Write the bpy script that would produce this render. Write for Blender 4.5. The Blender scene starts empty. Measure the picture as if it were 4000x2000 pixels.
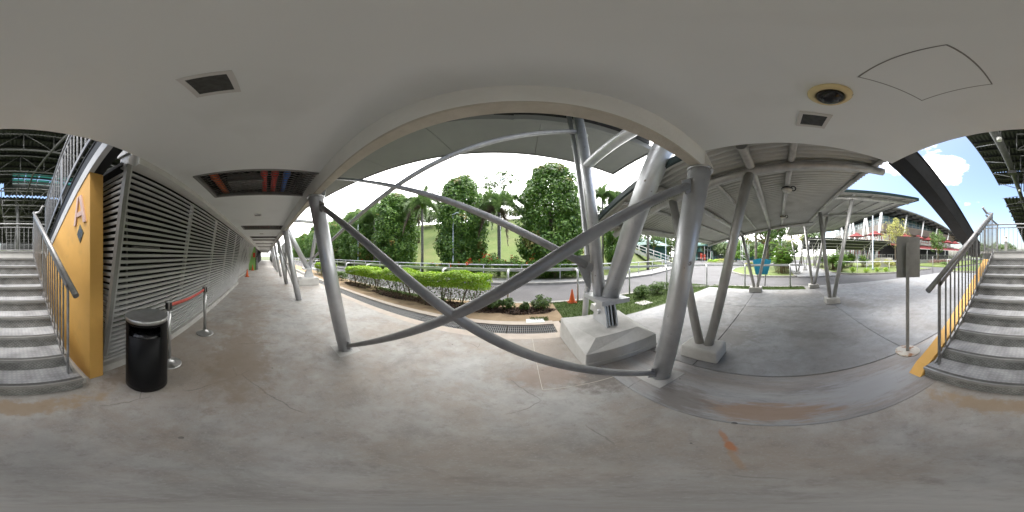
import bpy, math, random
import numpy as np
from mathutils import Vector, Matrix
random.seed(7); np.random.seed(7)
SC = bpy.context.scene
COL = SC.collection
R = math.radians

# ------------------------------------------------------------------ camera, sky, sun, exposure
H = 1.6                                   # eye height
cd = bpy.data.cameras.new('camera'); cam = bpy.data.objects.new('camera', cd); COL.objects.link(cam)
cd.type = 'PANO'
for tgt in (cd, getattr(cd, 'cycles', None)):
    try:
        tgt.panorama_type = 'EQUIRECTANGULAR'
    except Exception:
        pass
cd.clip_start = 0.02; cd.clip_end = 3000
cam.location = (0, 0, H); cam.rotation_euler = (R(90), 0, R(3.42))
SC.camera = cam
SUN_EL, SUN_AZ = 70, 50                    # azimuth clockwise from +Y
W = bpy.data.worlds.new('World'); SC.world = W; W.use_nodes = True
nt = W.node_tree; nt.nodes.clear()
wo = nt.nodes.new('ShaderNodeOutputWorld')
sky = nt.nodes.new('ShaderNodeTexSky'); sky.sky_type = 'NISHITA'; sky.sun_disc = False
sky.sun_elevation = R(SUN_EL); sky.sun_rotation = R(SUN_AZ)
sky.air_density = 1.0; sky.dust_density = 2.6; sky.ozone_density = 1.0
bg1 = nt.nodes.new('ShaderNodeBackground'); bg1.inputs[1].default_value = 0.078
nt.links.new(sky.outputs[0], bg1.inputs[0])
bg2 = nt.nodes.new('ShaderNodeBackground'); bg2.inputs[0].default_value = (1.0, 0.99, 0.97, 1); bg2.inputs[1].default_value = 1.5
tc = nt.nodes.new('ShaderNodeTexCoord')
mp = nt.nodes.new('ShaderNodeMapping'); mp.inputs['Scale'].default_value = (1, 1, 2.2); mp.inputs['Location'].default_value = (0.35, 0.2, 0.1)
nt.links.new(tc.outputs['Generated'], mp.inputs[0])
nz = nt.nodes.new('ShaderNodeTexNoise'); nz.inputs['Scale'].default_value = 2.6; nz.inputs['Detail'].default_value = 9; nz.inputs['Roughness'].default_value = 0.58
nt.links.new(mp.outputs[0], nz.inputs[0])
sep = nt.nodes.new('ShaderNodeSeparateXYZ'); nt.links.new(tc.outputs['Generated'], sep.inputs[0])
# thin bright cloud covers the sky beyond the road, broken cloud and blue over the stand
m1 = nt.nodes.new('ShaderNodeMath'); m1.operation = 'MULTIPLY_ADD'; m1.inputs[1].default_value = 0.42; m1.inputs[2].default_value = 0.11
nt.links.new(sep.outputs[1], m1.inputs[0])
m2 = nt.nodes.new('ShaderNodeMath'); m2.operation = 'ADD'
nt.links.new(nz.outputs[0], m2.inputs[0]); nt.links.new(m1.outputs[0], m2.inputs[1])
# one billowing cloud over the stair side, thinning out around it
vd = nt.nodes.new('ShaderNodeVectorMath'); vd.operation = 'DISTANCE'; vd.inputs[1].default_value = (.46, -.72, .50)
nt.links.new(tc.outputs['Generated'], vd.inputs[0])
cl = nt.nodes.new('ShaderNodeMapRange'); cl.inputs[1].default_value = 0.05; cl.inputs[2].default_value = 0.30; cl.inputs[3].default_value = 0.20; cl.inputs[4].default_value = -0.05
nt.links.new(vd.outputs['Value'], cl.inputs[0])
m3 = nt.nodes.new('ShaderNodeMath'); m3.operation = 'ADD'; nt.links.new(m2.outputs[0], m3.inputs[0]); nt.links.new(cl.outputs[0], m3.inputs[1])
m2 = m3
cr = nt.nodes.new('ShaderNodeValToRGB'); cr.color_ramp.elements[0].position = 0.40; cr.color_ramp.elements[1].position = 0.56
nt.links.new(m2.outputs[0], cr.inputs[0])
mx = nt.nodes.new('ShaderNodeMixShader')
nt.links.new(cr.outputs[0], mx.inputs[0]); nt.links.new(bg1.outputs[0], mx.inputs[1]); nt.links.new(bg2.outputs[0], mx.inputs[2])
nt.links.new(mx.outputs[0], wo.inputs[0])
sd = bpy.data.lights.new('sun', 'SUN'); sd.energy = 0.65; sd.angle = R(14); sd.color = (1.0, 0.95, 0.88)
sun = bpy.data.objects.new('sun', sd); COL.objects.link(sun)
_d = Vector((math.sin(R(SUN_AZ)) * math.cos(R(SUN_EL)), math.cos(R(SUN_AZ)) * math.cos(R(SUN_EL)), math.sin(R(SUN_EL))))
sun.rotation_euler = _d.to_track_quat('Z', 'Y').to_euler(); sun.location = _d * 60
vs = SC.view_settings; vs.view_transform = 'Standard'; vs.look = 'None'; vs.exposure = 2.3; vs.gamma = 1
vs.use_curve_mapping = False
cy = SC.cycles
cy.max_bounces = 10; cy.diffuse_bounces = 6; cy.glossy_bounces = 4; cy.transparent_max_bounces = 8; cy.use_denoising = True
cy.caustics_reflective = False; cy.caustics_refractive = False
cy.sample_clamp_indirect = 8.0

# ------------------------------------------------------------------ materials
MATS = {}
def mat(name, c1, c2=None, scale=4.0, rough=0.6, metal=0.0, bump=0.0, bscale=60.0, detail=5.0, stretch=(1, 1, 1),
        lo=0.35, hi=0.65, island=False, spec=0.5, c3=None, s3=0.6, lo3=0.55, hi3=0.75, trans=0.0, coords='Object'):
    m = bpy.data.materials.new(name); m.use_nodes = True
    n = m.node_tree; b = n.nodes['Principled BSDF']
    b.inputs['Roughness'].default_value = rough; b.inputs['Metallic'].default_value = metal
    b.inputs['Specular IOR Level'].default_value = spec
    b.inputs['Base Color'].default_value = (*c1, 1)
    t = n.nodes.new('ShaderNodeTexCoord')
    mpn = n.nodes.new('ShaderNodeMapping'); mpn.inputs['Scale'].default_value = stretch
    if coords == 'World':
        g = n.nodes.new('ShaderNodeNewGeometry'); n.links.new(g.outputs['Position'], mpn.inputs[0])
    else:
        n.links.new(t.outputs[coords], mpn.inputs[0])
    col = None
    if c2 is not None:
        if island:
            g2 = n.nodes.new('ShaderNodeNewGeometry'); fac = g2.outputs['Random Per Island']
        else:
            z = n.nodes.new('ShaderNodeTexNoise'); z.inputs['Scale'].default_value = scale; z.inputs['Detail'].default_value = detail
            z.inputs['Roughness'].default_value = 0.62
            n.links.new(mpn.outputs[0], z.inputs[0]); fac = z.outputs[0]
        rp = n.nodes.new('ShaderNodeValToRGB')
        rp.color_ramp.elements[0].position = lo if not island else 0.0; rp.color_ramp.elements[1].position = hi if not island else 1.0
        rp.color_ramp.elements[0].color = (*c1, 1); rp.color_ramp.elements[1].color = (*c2, 1)
        n.links.new(fac, rp.inputs[0]); col = rp.outputs[0]
        if c3 is not None:
            z3 = n.nodes.new('ShaderNodeTexNoise'); z3.inputs['Scale'].default_value = s3; z3.inputs['Detail'].default_value = 6
            n.links.new(mpn.outputs[0], z3.inputs[0])
            r3 = n.nodes.new('ShaderNodeValToRGB'); r3.color_ramp.elements[0].position = lo3; r3.color_ramp.elements[1].position = hi3
            n.links.new(z3.outputs[0], r3.inputs[0])
            mixc = n.nodes.new('ShaderNodeMix'); mixc.data_type = 'RGBA'
            n.links.new(r3.outputs[0], mixc.inputs[0]); n.links.new(col, mixc.inputs[6]); mixc.inputs[7].default_value = (*c3, 1)
            col = mixc.outputs[2]
        n.links.new(col, b.inputs['Base Color'])
    if bump > 0:
        zb = n.nodes.new('ShaderNodeTexNoise'); zb.inputs['Scale'].default_value = bscale; zb.inputs['Detail'].default_value = 6
        n.links.new(mpn.outputs[0], zb.inputs[0])
        bp = n.nodes.new('ShaderNodeBump'); bp.inputs['Strength'].default_value = bump; bp.inputs['Distance'].default_value = 0.02
        n.links.new(zb.outputs[0], bp.inputs['Height']); n.links.new(bp.outputs[0], b.inputs['Normal'])
        # a little roughness break-up
        rr = n.nodes.new('ShaderNodeMapRange'); rr.inputs[3].default_value = max(0, rough - 0.12); rr.inputs[4].default_value = min(1, rough + 0.12)
        n.links.new(zb.outputs[0], rr.inputs[0]); n.links.new(rr.outputs[0], b.inputs['Roughness'])
    if trans > 0:
        tr = n.nodes.new('ShaderNodeBsdfTranslucent'); ms = n.nodes.new('ShaderNodeMixShader'); ms.inputs[0].default_value = trans
        if col is not None: n.links.new(col, tr.inputs[0])
        else: tr.inputs[0].default_value = (*c1, 1)
        o = n.nodes['Material Output']
        n.links.new(b.outputs[0], ms.inputs[1]); n.links.new(tr.outputs[0], ms.inputs[2]); n.links.new(ms.outputs[0], o.inputs[0])
    MATS[name] = m
    return m

def pattern_mat(name, c1, c2, kind, size, rough=0.5, metal=0.0, bump=0.6):
    """checker-plate (crossed bars) or stud floor relief from generated wave/voronoi textures in world space"""
    m = bpy.data.materials.new(name); m.use_nodes = True; n = m.node_tree; b = n.nodes['Principled BSDF']
    b.inputs['Roughness'].default_value = rough; b.inputs['Metallic'].default_value = metal
    g = n.nodes.new('ShaderNodeNewGeometry')
    sx = n.nodes.new('ShaderNodeSeparateXYZ'); n.links.new(g.outputs['Position'], sx.inputs[0])
    cb = n.nodes.new('ShaderNodeCombineXYZ')
    n.links.new(sx.outputs[0], cb.inputs[0])
    n.links.new(sx.outputs[2 if kind == 'plate' else 1], cb.inputs[1])
    if kind == 'plate':
        hs = []
        chk = n.nodes.new('ShaderNodeTexChecker'); chk.inputs['Scale'].default_value = 1.0 / size
        mpp = n.nodes.new('ShaderNodeMapping'); n.links.new(cb.outputs[0], mpp.inputs[0]); n.links.new(mpp.outputs[0], chk.inputs[0])
        for ang in (45, -45):
            mp_ = n.nodes.new('ShaderNodeMapping'); mp_.inputs['Rotation'].default_value = (0, 0, R(ang))
            n.links.new(cb.outputs[0], mp_.inputs[0])
            wv = n.nodes.new('ShaderNodeTexWave'); wv.inputs['Scale'].default_value = 0.32 / size * 1.0
            n.links.new(mp_.outputs[0], wv.inputs[0]); hs.append(wv.outputs['Fac'])
        mi = n.nodes.new('ShaderNodeMix'); mi.data_type = 'FLOAT'
        n.links.new(chk.outputs['Fac'], mi.inputs[0]); n.links.new(hs[0], mi.inputs[2]); n.links.new(hs[1], mi.inputs[3])
        h = mi.outputs[0]
    else:
        v = n.nodes.new('ShaderNodeTexVoronoi'); v.inputs['Scale'].default_value = 1.0 / size; v.inputs['Randomness'].default_value = 0.0
        n.links.new(cb.outputs[0], v.inputs[0])
        mr = n.nodes.new('ShaderNodeMapRange'); mr.inputs[1].default_value = 0.28; mr.inputs[2].default_value = 0.36; mr.inputs[3].default_value = 1; mr.inputs[4].default_value = 0
        n.links.new(v.outputs['Distance'], mr.inputs[0]); h = mr.outputs[0]
    rp = n.nodes.new('ShaderNodeValToRGB'); rp.color_ramp.elements[0].position = 0.35; rp.color_ramp.elements[1].position = 0.75
    rp.color_ramp.elements[0].color = (*c1, 1); rp.color_ramp.elements[1].color = (*c2, 1)
    n.links.new(h, rp.inputs[0])
    z = n.nodes.new('ShaderNodeTexNoise'); z.inputs['Scale'].default_value = 5; z.inputs['Detail'].default_value = 6; n.links.new(g.outputs['Position'], z.inputs[0])
    mr2 = n.nodes.new('ShaderNodeMapRange'); mr2.inputs[1].default_value = 0.3; mr2.inputs[2].default_value = 0.7; mr2.inputs[3].default_value = 0.62; mr2.inputs[4].default_value = 1.15
    n.links.new(z.outputs[0], mr2.inputs[0])
    mm = n.nodes.new('ShaderNodeMix'); mm.data_type = 'RGBA'; mm.blend_type = 'MULTIPLY'; mm.inputs[0].default_value = 1
    n.links.new(rp.outputs[0], mm.inputs[6]); n.links.new(mr2.outputs[0], mm.inputs[7]); n.links.new(mm.outputs[2], b.inputs['Base Color'])
    bp = n.nodes.new('ShaderNodeBump'); bp.inputs['Strength'].default_value = bump; bp.inputs['Distance'].default_value = 0.004
    n.links.new(h, bp.inputs['Height']); n.links.new(bp.outputs[0], b.inputs['Normal'])
    MATS[name] = m; return m

def floor_mat(name, base, warm, dark, rust, streak=(1, 1, 1)):
    m = bpy.data.materials.new(name); m.use_nodes = True; n = m.node_tree; b = n.nodes['Principled BSDF']
    g = n.nodes.new('ShaderNodeNewGeometry'); L = n.links.new
    mp0 = n.nodes.new('ShaderNodeMapping'); mp0.inputs['Scale'].default_value = streak; L(g.outputs['Position'], mp0.inputs[0])
    def noise(scale, detail, rough=.6, off=0, dist=0.0):
        q = n.nodes.new('ShaderNodeTexNoise'); q.inputs['Scale'].default_value = scale; q.inputs['Detail'].default_value = detail; q.inputs['Roughness'].default_value = rough; q.inputs['Distortion'].default_value = dist
        mq = n.nodes.new('ShaderNodeMapping'); mq.inputs['Location'].default_value = (off, off * .7, 0); L(mp0.outputs[0], mq.inputs[0]); L(mq.outputs[0], q.inputs[0]); return q.outputs[0]
    def ramp(v, lo, hi, a=0.0, c=1.0):
        r = n.nodes.new('ShaderNodeMapRange'); r.interpolation_type = 'SMOOTHSTEP'; r.inputs[1].default_value = lo; r.inputs[2].default_value = hi; r.inputs[3].default_value = a; r.inputs[4].default_value = c; L(v, r.inputs[0]); return r.outputs[0]
    def mixc(f, a, c):
        x = n.nodes.new('ShaderNodeMix'); x.data_type = 'RGBA'; L(f, x.inputs[0])
        if isinstance(a, tuple): x.inputs[6].default_value = (*a, 1)
        else: L(a, x.inputs[6])
        if isinstance(c, tuple): x.inputs[7].default_value = (*c, 1)
        else: L(c, x.inputs[7])
        return x.outputs[2]
    def math_(op, a, c):
        x = n.nodes.new('ShaderNodeMath'); x.operation = op
        for k, v in ((0, a), (1, c)):
            if isinstance(v, float): x.inputs[k].default_value = v
            else: L(v, x.inputs[k])
        return x.outputs[0]
    light = tuple(min(1, c * 1.28) for c in base)
    col = mixc(ramp(noise(3.2, 11, .68), .35, .68), base, light)
    col = mixc(ramp(noise(1.5, 10, .7, 11, .3), .45, .70, 0, .70), col, warm)
    col = mixc(ramp(noise(.5, 9, .7, 43, .2), .40, .64, 0, .75), col, tuple(c * .93 for c in warm))
    col = mixc(ramp(noise(1.35, 11, .72, 27, .4), .48, .72, 0, .68), col, dark)
    col = mixc(ramp(noise(7.5, 8, .75, 61), .50, .68, 0, .45), col, dark)
    col = mixc(ramp(noise(24, 5, .65, 5), .58, .74, 0, .4), col, dark)
    ck = n.nodes.new('ShaderNodeTexVoronoi'); ck.feature = 'DISTANCE_TO_EDGE'; ck.inputs['Scale'].default_value = .62
    wob = n.nodes.new('ShaderNodeMix'); wob.data_type = 'VECTOR'; wob.inputs[0].default_value = .16
    wn = n.nodes.new('ShaderNodeTexNoise'); wn.inputs['Scale'].default_value = 2.4; wn.inputs['Detail'].default_value = 7; L(g.outputs['Position'], wn.inputs[0])
    L(g.outputs['Position'], wob.inputs[4]); L(wn.outputs['Color'], wob.inputs[5]); L(wob.outputs[1], ck.inputs[0])
    col = mixc(math_('MULTIPLY', ramp(ck.outputs['Distance'], .001, .004, 1.0, 0.0), ramp(noise(1.3, 3, .5, 71), .52, .60, 0, .5)), col, tuple(c * .5 for c in dark))
    col = mixc(ramp(noise(70, 3, .6, 15), .56, .66, 0, .32), col, light)
    # scattered dark spots
    vo = n.nodes.new('ShaderNodeTexVoronoi'); vo.inputs['Scale'].default_value = 3.1; L(g.outputs['Position'], vo.inputs[0])
    rad = ramp(vo.outputs['Color'], .1, 1.0, .015, .07)
    spot = math_('LESS_THAN', vo.outputs['Distance'], rad)
    col = mixc(math_('MULTIPLY', spot, ramp(noise(1.7, 2, .5, 3), .42, .52, 0, .8)), col, tuple(c * .35 for c in dark))
    if rust:
        sx = n.nodes.new('ShaderNodeSeparateXYZ'); L(g.outputs['Position'], sx.inputs[0])
        for (cx, cy, ax, rx, ry, cc, amt) in rust:
            dx = math_('SUBTRACT', sx.outputs[0], float(cx)); dy = math_('SUBTRACT', sx.outputs[1], float(cy))
            u = math_('ADD', math_('MULTIPLY', dx, math.cos(ax) / rx), math_('MULTIPLY', dy, math.sin(ax) / rx))
            v = math_('ADD', math_('MULTIPLY', dx, -math.sin(ax) / ry), math_('MULTIPLY', dy, math.cos(ax) / ry))
            d2 = math_('SQRT', math_('ADD', math_('MULTIPLY', u, u), math_('MULTIPLY', v, v)), 0.0)
            e = math_('ADD', d2, math_('MULTIPLY', math_('SUBTRACT', noise(7, 8, .7, cx * 3), .5), 2.4))
            col = mixc(ramp(e, .45, 1.05, amt, 0.0), col, cc)
    L(col, b.inputs['Base Color'])
    L(ramp(noise(6, 8, .7, 9), .3, .7, .42, .72), b.inputs['Roughness'])
    bp = n.nodes.new('ShaderNodeBump'); bp.inputs['Strength'].default_value = .12; bp.inputs['Distance'].default_value = .01
    L(noise(30, 8, .7), bp.inputs['Height']); L(bp.outputs[0], b.inputs['Normal'])
    MATS[name] = m
floor_mat('floor', (0.35, 0.343, 0.332), (0.325, 0.268, 0.218), (0.205, 0.186, 0.168),
          [(.66, .20, .6, .10, .028, (.46, .17, .06), .8), (.76, .26, .6, .09, .018, (.44, .19, .08), .6), (.52, .14, .5, .12, .02, (.40, .24, .13), .45), (.1, -1.18, 0.0, 1.1, .13, (.33, .235, .14), .7), (-1.35, -1.35, 0.0, .6, .22, (.20, .155, .12), .7), (-2.3, -.35, .1, 1.3, .5, (.25, .195, .145), .6), (-4.2, -.3, .0, 1.5, .45, (.27, .22, .175), .5), (1.0, 1.55, .1, .6, .35, (.16, .14, .125), .8), (.30, 1.75, 0.0, .5, .3, (.27, .20, .16), .7)])
floor_mat('strip', (0.31, 0.312, 0.32), (0.30, 0.26, 0.23), (0.17, 0.168, 0.168), [(1.12, .05, 1.57, .62, .17, (.31, .20, .13), .75), (1.3, -.9, 1.57, .8, .3, (.36, .365, .385), .8), (1.1, .75, 1.2, .35, .25, (.18, .155, .14), .7)], (2.6, .45, 1))
floor_mat('apron', (0.25, 0.255, 0.268), (0.235, 0.222, 0.212), (0.148, 0.145, 0.142), [(5.0, -2.3, .3, 1.1, .45, (.18, .165, .15), .6), (3.0, -.6, 1.2, .7, .25, (.165, .16, .155), .7), (2.9, .9, .5, .6, .6, (.15, .14, .13), .6)], (1, .8, 1))
mat('concrete', (0.42, 0.41, 0.39), (0.55, 0.54, 0.52), scale=3, rough=0.75, bump=0.12, bscale=30, detail=8, lo=0.3, hi=0.7, c3=(0.30, 0.29, 0.27), s3=1.4, lo3=0.58, hi3=0.8, coords='World')
mat('beam_paint', (0.78, 0.78, 0.76), (0.86, 0.86, 0.845), scale=2.2, rough=0.75, bump=0.15, bscale=45, coords='World')
mat('beam_raw', (0.52, 0.48, 0.41), (0.62, 0.575, 0.50), scale=6, rough=0.85, bump=0.3, bscale=60, coords='World')
mat('ceiling', (0.80, 0.825, 0.82), (0.83, 0.85, 0.845), scale=0.7, rough=0.8, bump=0.02, bscale=200, coords='World', c3=(0.74, 0.755, 0.74), s3=1.6, lo3=0.52, hi3=0.8)
mat('plain_white', (0.66, 0.65, 0.63), (0.60, 0.59, 0.57), scale=6, rough=0.6, coords='World')
mat('fascia', (0.76, 0.755, 0.73), (0.66, 0.655, 0.63), scale=3, rough=0.6, bump=0.05, bscale=50, coords='World', lo=0.4, hi=0.7)
mat('silver', (0.52, 0.53, 0.55), (0.62, 0.63, 0.65), scale=5, rough=0.42, metal=0.55, bump=0.04, bscale=24, detail=8, c3=(0.20, 0.17, 0.15), s3=11.0, lo3=0.69, hi3=0.74, coords='World')
mat('galv', (0.46, 0.455, 0.44), (0.58, 0.57, 0.55), scale=9, rough=0.45, metal=0.5, bump=0.08, bscale=40, detail=8, c3=(0.25, 0.24, 0.22), s3=2.5, lo3=0.58, hi3=0.78, coords='World', stretch=(1, 1, .5))
mat('brace', (0.29, 0.288, 0.292), (0.40, 0.395, 0.40), scale=5, rough=0.5, metal=0.4, bump=0.06, bscale=30, coords='World')
mat('rail_steel', (0.20, 0.20, 0.205), (0.28, 0.28, 0.285), scale=14, rough=0.42, metal=0.5, bump=0.04, bscale=40, coords='World')
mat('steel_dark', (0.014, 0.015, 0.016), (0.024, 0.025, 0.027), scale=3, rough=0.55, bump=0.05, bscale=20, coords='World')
mat('stringer_white', (0.55, 0.56, 0.58), (0.48, 0.49, 0.5), scale=3, rough=0.5, coords='World')
mat('louvre', (0.47, 0.475, 0.475), (0.57, 0.575, 0.57), scale=5, rough=0.5, metal=0.25, bump=0.03, bscale=30, coords='World', stretch=(.4, 1, 1))
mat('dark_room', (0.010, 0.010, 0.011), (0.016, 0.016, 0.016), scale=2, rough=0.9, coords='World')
mat('yellow', (0.74, 0.43, 0.12), (0.67, 0.38, 0.10), scale=1.5, rough=0.55, bump=0.05, bscale=70, coords='World', c3=(0.46, 0.27, 0.09), s3=2.6, lo3=0.58, hi3=0.82)
mat('letter', (0.62, 0.43, 0.36), (0.57, 0.39, 0.33), scale=8, rough=0.45)
mat('bronze', (0.20, 0.19, 0.12), (0.12, 0.115, 0.08), scale=20, rough=0.4, metal=0.7)
mat('blue_enamel', (0.05, 0.09, 0.16), rough=0.35)
mat('black_bin', (0.005, 0.005, 0.006), (0.05, 0.05, 0.05), stretch=(6, 6, 1), lo=.68, hi=.80, scale=14, spec=0.16, rough=0.42, bump=0.02, bscale=30)
mat('bin_liner', (0.006, 0.006, 0.007), rough=0.25, bump=0.6, bscale=18)
mat('stainless', (0.42, 0.42, 0.42), (0.52, 0.52, 0.52), scale=12, rough=0.3, metal=0.85, stretch=(1, 1, .1))
mat('belt_red', (0.62, 0.10, 0.08), (0.70, 0.14, 0.11), scale=20, rough=0.6)
mat('orange', (0.75, 0.13, 0.02), (0.62, 0.10, 0.02), scale=8, rough=0.5)
mat('cone_base', (0.42, 0.09, 0.03), rough=0.6)
mat('pipe_orange', (0.85, 0.20, 0.05), (0.72, 0.15, 0.04), scale=5, rough=0.5)
mat('pipe_red', (0.80, 0.07, 0.05), rough=0.45)
mat('pipe_blue', (0.06, 0.22, 0.70), rough=0.45)
mat('mesh_wire', (0.20, 0.195, 0.18), rough=0.5, metal=0.6)
mat('frame_grey', (0.20, 0.20, 0.19), (0.25, 0.245, 0.235), scale=6, rough=0.6)
mat('diffuser', (0.055, 0.058, 0.055), (0.085, 0.088, 0.085), scale=30, rough=0.25)
mat('cream', (0.80, 0.66, 0.36), rough=0.45)
mat('black_gloss', (0.01, 0.01, 0.011), rough=0.06)
pattern_mat('plate', (0.24, 0.24, 0.238), (0.34, 0.34, 0.335), 'plate', 0.034, rough=0.5, metal=0.3)
pattern_mat('stud', (0.33, 0.338, 0.356), (0.38, 0.388, 0.406), 'stud', 0.045, rough=0.6, bump=0.5)
mat('nosing', (0.34, 0.34, 0.335), (0.28, 0.28, 0.275), scale=8, rough=0.4, metal=0.3, coords='World')
mat('rubber', (0.10, 0.10, 0.10), (0.14, 0.14, 0.14), scale=10, rough=0.7)
mat('canopy_soffit', (0.27, 0.274, 0.283), (0.305, 0.309, 0.318), scale=0.6, rough=0.6, coords='World')
mat('canopy_edge', (0.30, 0.305, 0.315), (0.26, 0.265, 0.275), scale=2, rough=0.55, coords='World')
mat('teal_trim', (0.010, 0.030, 0.032), rough=0.5)
mat('corr', (0.50, 0.495, 0.465), (0.60, 0.595, 0.56), scale=1.2, rough=0.5, metal=0.25, bump=0.03, bscale=20, coords='World', c3=(0.27, 0.26, 0.23), s3=0.8, lo3=0.55, hi3=0.8)
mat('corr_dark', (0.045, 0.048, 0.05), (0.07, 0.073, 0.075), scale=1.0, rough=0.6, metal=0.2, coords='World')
mat('truss', (0.085, 0.087, 0.086), (0.13, 0.13, 0.128), scale=3, rough=0.5, metal=0.3, coords='World')
mat('skylight', (0.10, 0.23, 0.21), rough=0.4, trans=0.75)
mat('lamp_black', (0.02, 0.02, 0.02), rough=0.4)
mat('lamp_glass', (0.62, 0.60, 0.56), rough=0.25)
mat('asphalt', (0.075, 0.073, 0.077), (0.105, 0.102, 0.108), scale=0.8, rough=0.8, bump=0.25, bscale=120, detail=9, coords='World', c3=(0.062, 0.060, 0.063), s3=0.25, lo3=0.5, hi3=0.75)
mat('kerb', (0.32, 0.31, 0.29), (0.23, 0.222, 0.208), scale=3, rough=0.8, bump=0.15, bscale=40, coords='World')
mat('kerb_tan', (0.50, 0.43, 0.37), (0.42, 0.36, 0.305), scale=4, rough=0.8, bump=0.12, bscale=50, coords='World')
mat('soil', (0.25, 0.175, 0.105), (0.33, 0.245, 0.155), scale=2.5, rough=0.95, bump=0.4, bscale=30, coords='World', c3=(0.15, 0.105, 0.065), s3=1.6)
mat('mulch', (0.035, 0.022, 0.016), (0.09, 0.06, 0.045), scale=30, rough=0.95, bump=0.7, bscale=50, coords='World')
mat('litter', (0.05, 0.03, 0.022), (0.20, 0.13, 0.09), island=True, rough=0.9)
mat('grass', (0.078, 0.125, 0.022), (0.13, 0.165, 0.042), scale=0.5, rough=0.9, bump=0.5, bscale=90, detail=10, coords='World', c3=(0.17, 0.165, 0.07), s3=0.22, lo3=0.48, hi3=0.8)
mat('grass_near', (0.035, 0.065, 0.012), (0.075, 0.11, 0.025), scale=2, rough=0.9, bump=0.5, bscale=60, coords='World')
mat('blade', (0.04, 0.085, 0.012), (0.10, 0.155, 0.03), island=True, rough=0.6, trans=0.3)
mat('far_ground', (0.05, 0.065, 0.02), (0.07, 0.085, 0.03), scale=0.05, rough=0.95, coords='World')
mat('leaf_dark', (0.035, 0.11, 0.014), (0.19, 0.33, 0.052), island=True, rough=0.45, trans=0.22)
mat('leaf_tip', (0.16, 0.20, 0.035), (0.34, 0.20, 0.06), island=True, rough=0.5, trans=0.25)
mat('leaf_mid', (0.045, 0.10, 0.018), (0.13, 0.21, 0.05), island=True, rough=0.5, trans=0.28)
mat('leaf_far', (0.075, 0.125, 0.045), (0.15, 0.20, 0.075), island=True, rough=0.6, trans=0.25)
mat('leaf_lime', (0.19, 0.37, 0.016), (0.44, 0.60, 0.06), island=True, rough=0.5, trans=0.35)
mat('leaf_palm', (0.085, 0.165, 0.05), (0.25, 0.36, 0.13), island=True, rough=0.5, trans=0.2)
mat('leaf_fan', (0.045, 0.14, 0.015), (0.19, 0.33, 0.035), island=True, rough=0.45, trans=0.3)
mat('leaf_dead', (0.13, 0.10, 0.075), (0.24, 0.19, 0.145), island=True, rough=0.8)
mat('leaf_yellow', (0.24, 0.26, 0.06), (0.42, 0.40, 0.13), island=True, rough=0.6, trans=0.3)
mat('leaf_purple', (0.08, 0.035, 0.03), (0.18, 0.09, 0.07), island=True, rough=0.6)
mat('flower', (0.62, 0.035, 0.015), (0.75, 0.10, 0.03), island=True, rough=0.5)
mat('bark', (0.10, 0.08, 0.06), (0.20, 0.165, 0.125), scale=8, rough=0.9, bump=0.5, bscale=14, stretch=(1, 1, .3))
mat('palm_bark', (0.13, 0.12, 0.11), (0.24, 0.225, 0.20), scale=10, rough=0.9, bump=0.4, bscale=20, stretch=(.4, .4, 2))
mat('twig', (0.14, 0.10, 0.06), (0.22, 0.165, 0.10), scale=10, rough=0.85)
mat('white_rail', (0.60, 0.61, 0.62), (0.52, 0.53, 0.54), scale=4, rough=0.45, lo=0.45, hi=0.75)
mat('pole', (0.36, 0.42, 0.47), (0.44, 0.49, 0.53), scale=5, rough=0.45, metal=0.3)
mat('sign_blue', (0.008, 0.20, 0.33), (0.012, 0.235, 0.37), scale=3, rough=0.45)
mat('sign_back', (0.25, 0.25, 0.245), (0.32, 0.32, 0.31), scale=4, rough=0.5, metal=0.4, bump=0.03, bscale=15)
mat('post_steel', (0.27, 0.27, 0.265), (0.34, 0.34, 0.33), scale=6, rough=0.5, metal=0.4)
mat('rusty_white', (0.52, 0.50, 0.46), (0.30, 0.15, 0.08), scale=7, rough=0.7, lo=0.52, hi=0.62)
mat('wall_white', (0.34, 0.328, 0.306), (0.30, 0.288, 0.268), scale=0.3, rough=0.8, coords='World')
mat('roof_grey', (0.13, 0.14, 0.155), (0.18, 0.19, 0.20), scale=0.6, rough=0.5, metal=0.3, coords='World')
mat('glass', (0.045, 0.075, 0.085), (0.10, 0.15, 0.16), scale=0.4, rough=0.08, coords='World')
mat('glass_green', (0.20, 0.30, 0.28), (0.30, 0.38, 0.36), scale=0.8, rough=0.12, coords='World')
mat('frame_red', (0.24, 0.035, 0.025), rough=0.55)
mat('red_cloth', (0.15, 0.022, 0.024), (0.20, 0.034, 0.034), scale=1.0, rough=0.8, coords='World')
mat('teal_wall', (0.035, 0.12, 0.125), (0.045, 0.14, 0.145), scale=0.5, rough=0.7, coords='World')
mat('teal_roof', (0.10, 0.20, 0.19), (0.13, 0.235, 0.225), scale=0.4, rough=0.5, coords='World')
mat('teal_door', (0.015, 0.20, 0.15), rough=0.5)
mat('green_panel', (0.22, 0.42, 0.12), rough=0.5)
mat('red_box', (0.62, 0.05, 0.02), rough=0.5)
mat('furniture_dark', (0.02, 0.02, 0.022), rough=0.6)
mat('notice_white', (0.70, 0.70, 0.68), rough=0.5)
mat('grate', (0.26, 0.26, 0.258), (0.34, 0.34, 0.335), scale=20, rough=0.5, metal=0.5)
mat('drain_dark', (0.07, 0.06, 0.05), rough=0.9)
mat('rust_stain', (0.42, 0.16, 0.05), (0.34, 0.22, 0.13), scale=9, rough=0.75, coords='World')

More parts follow.
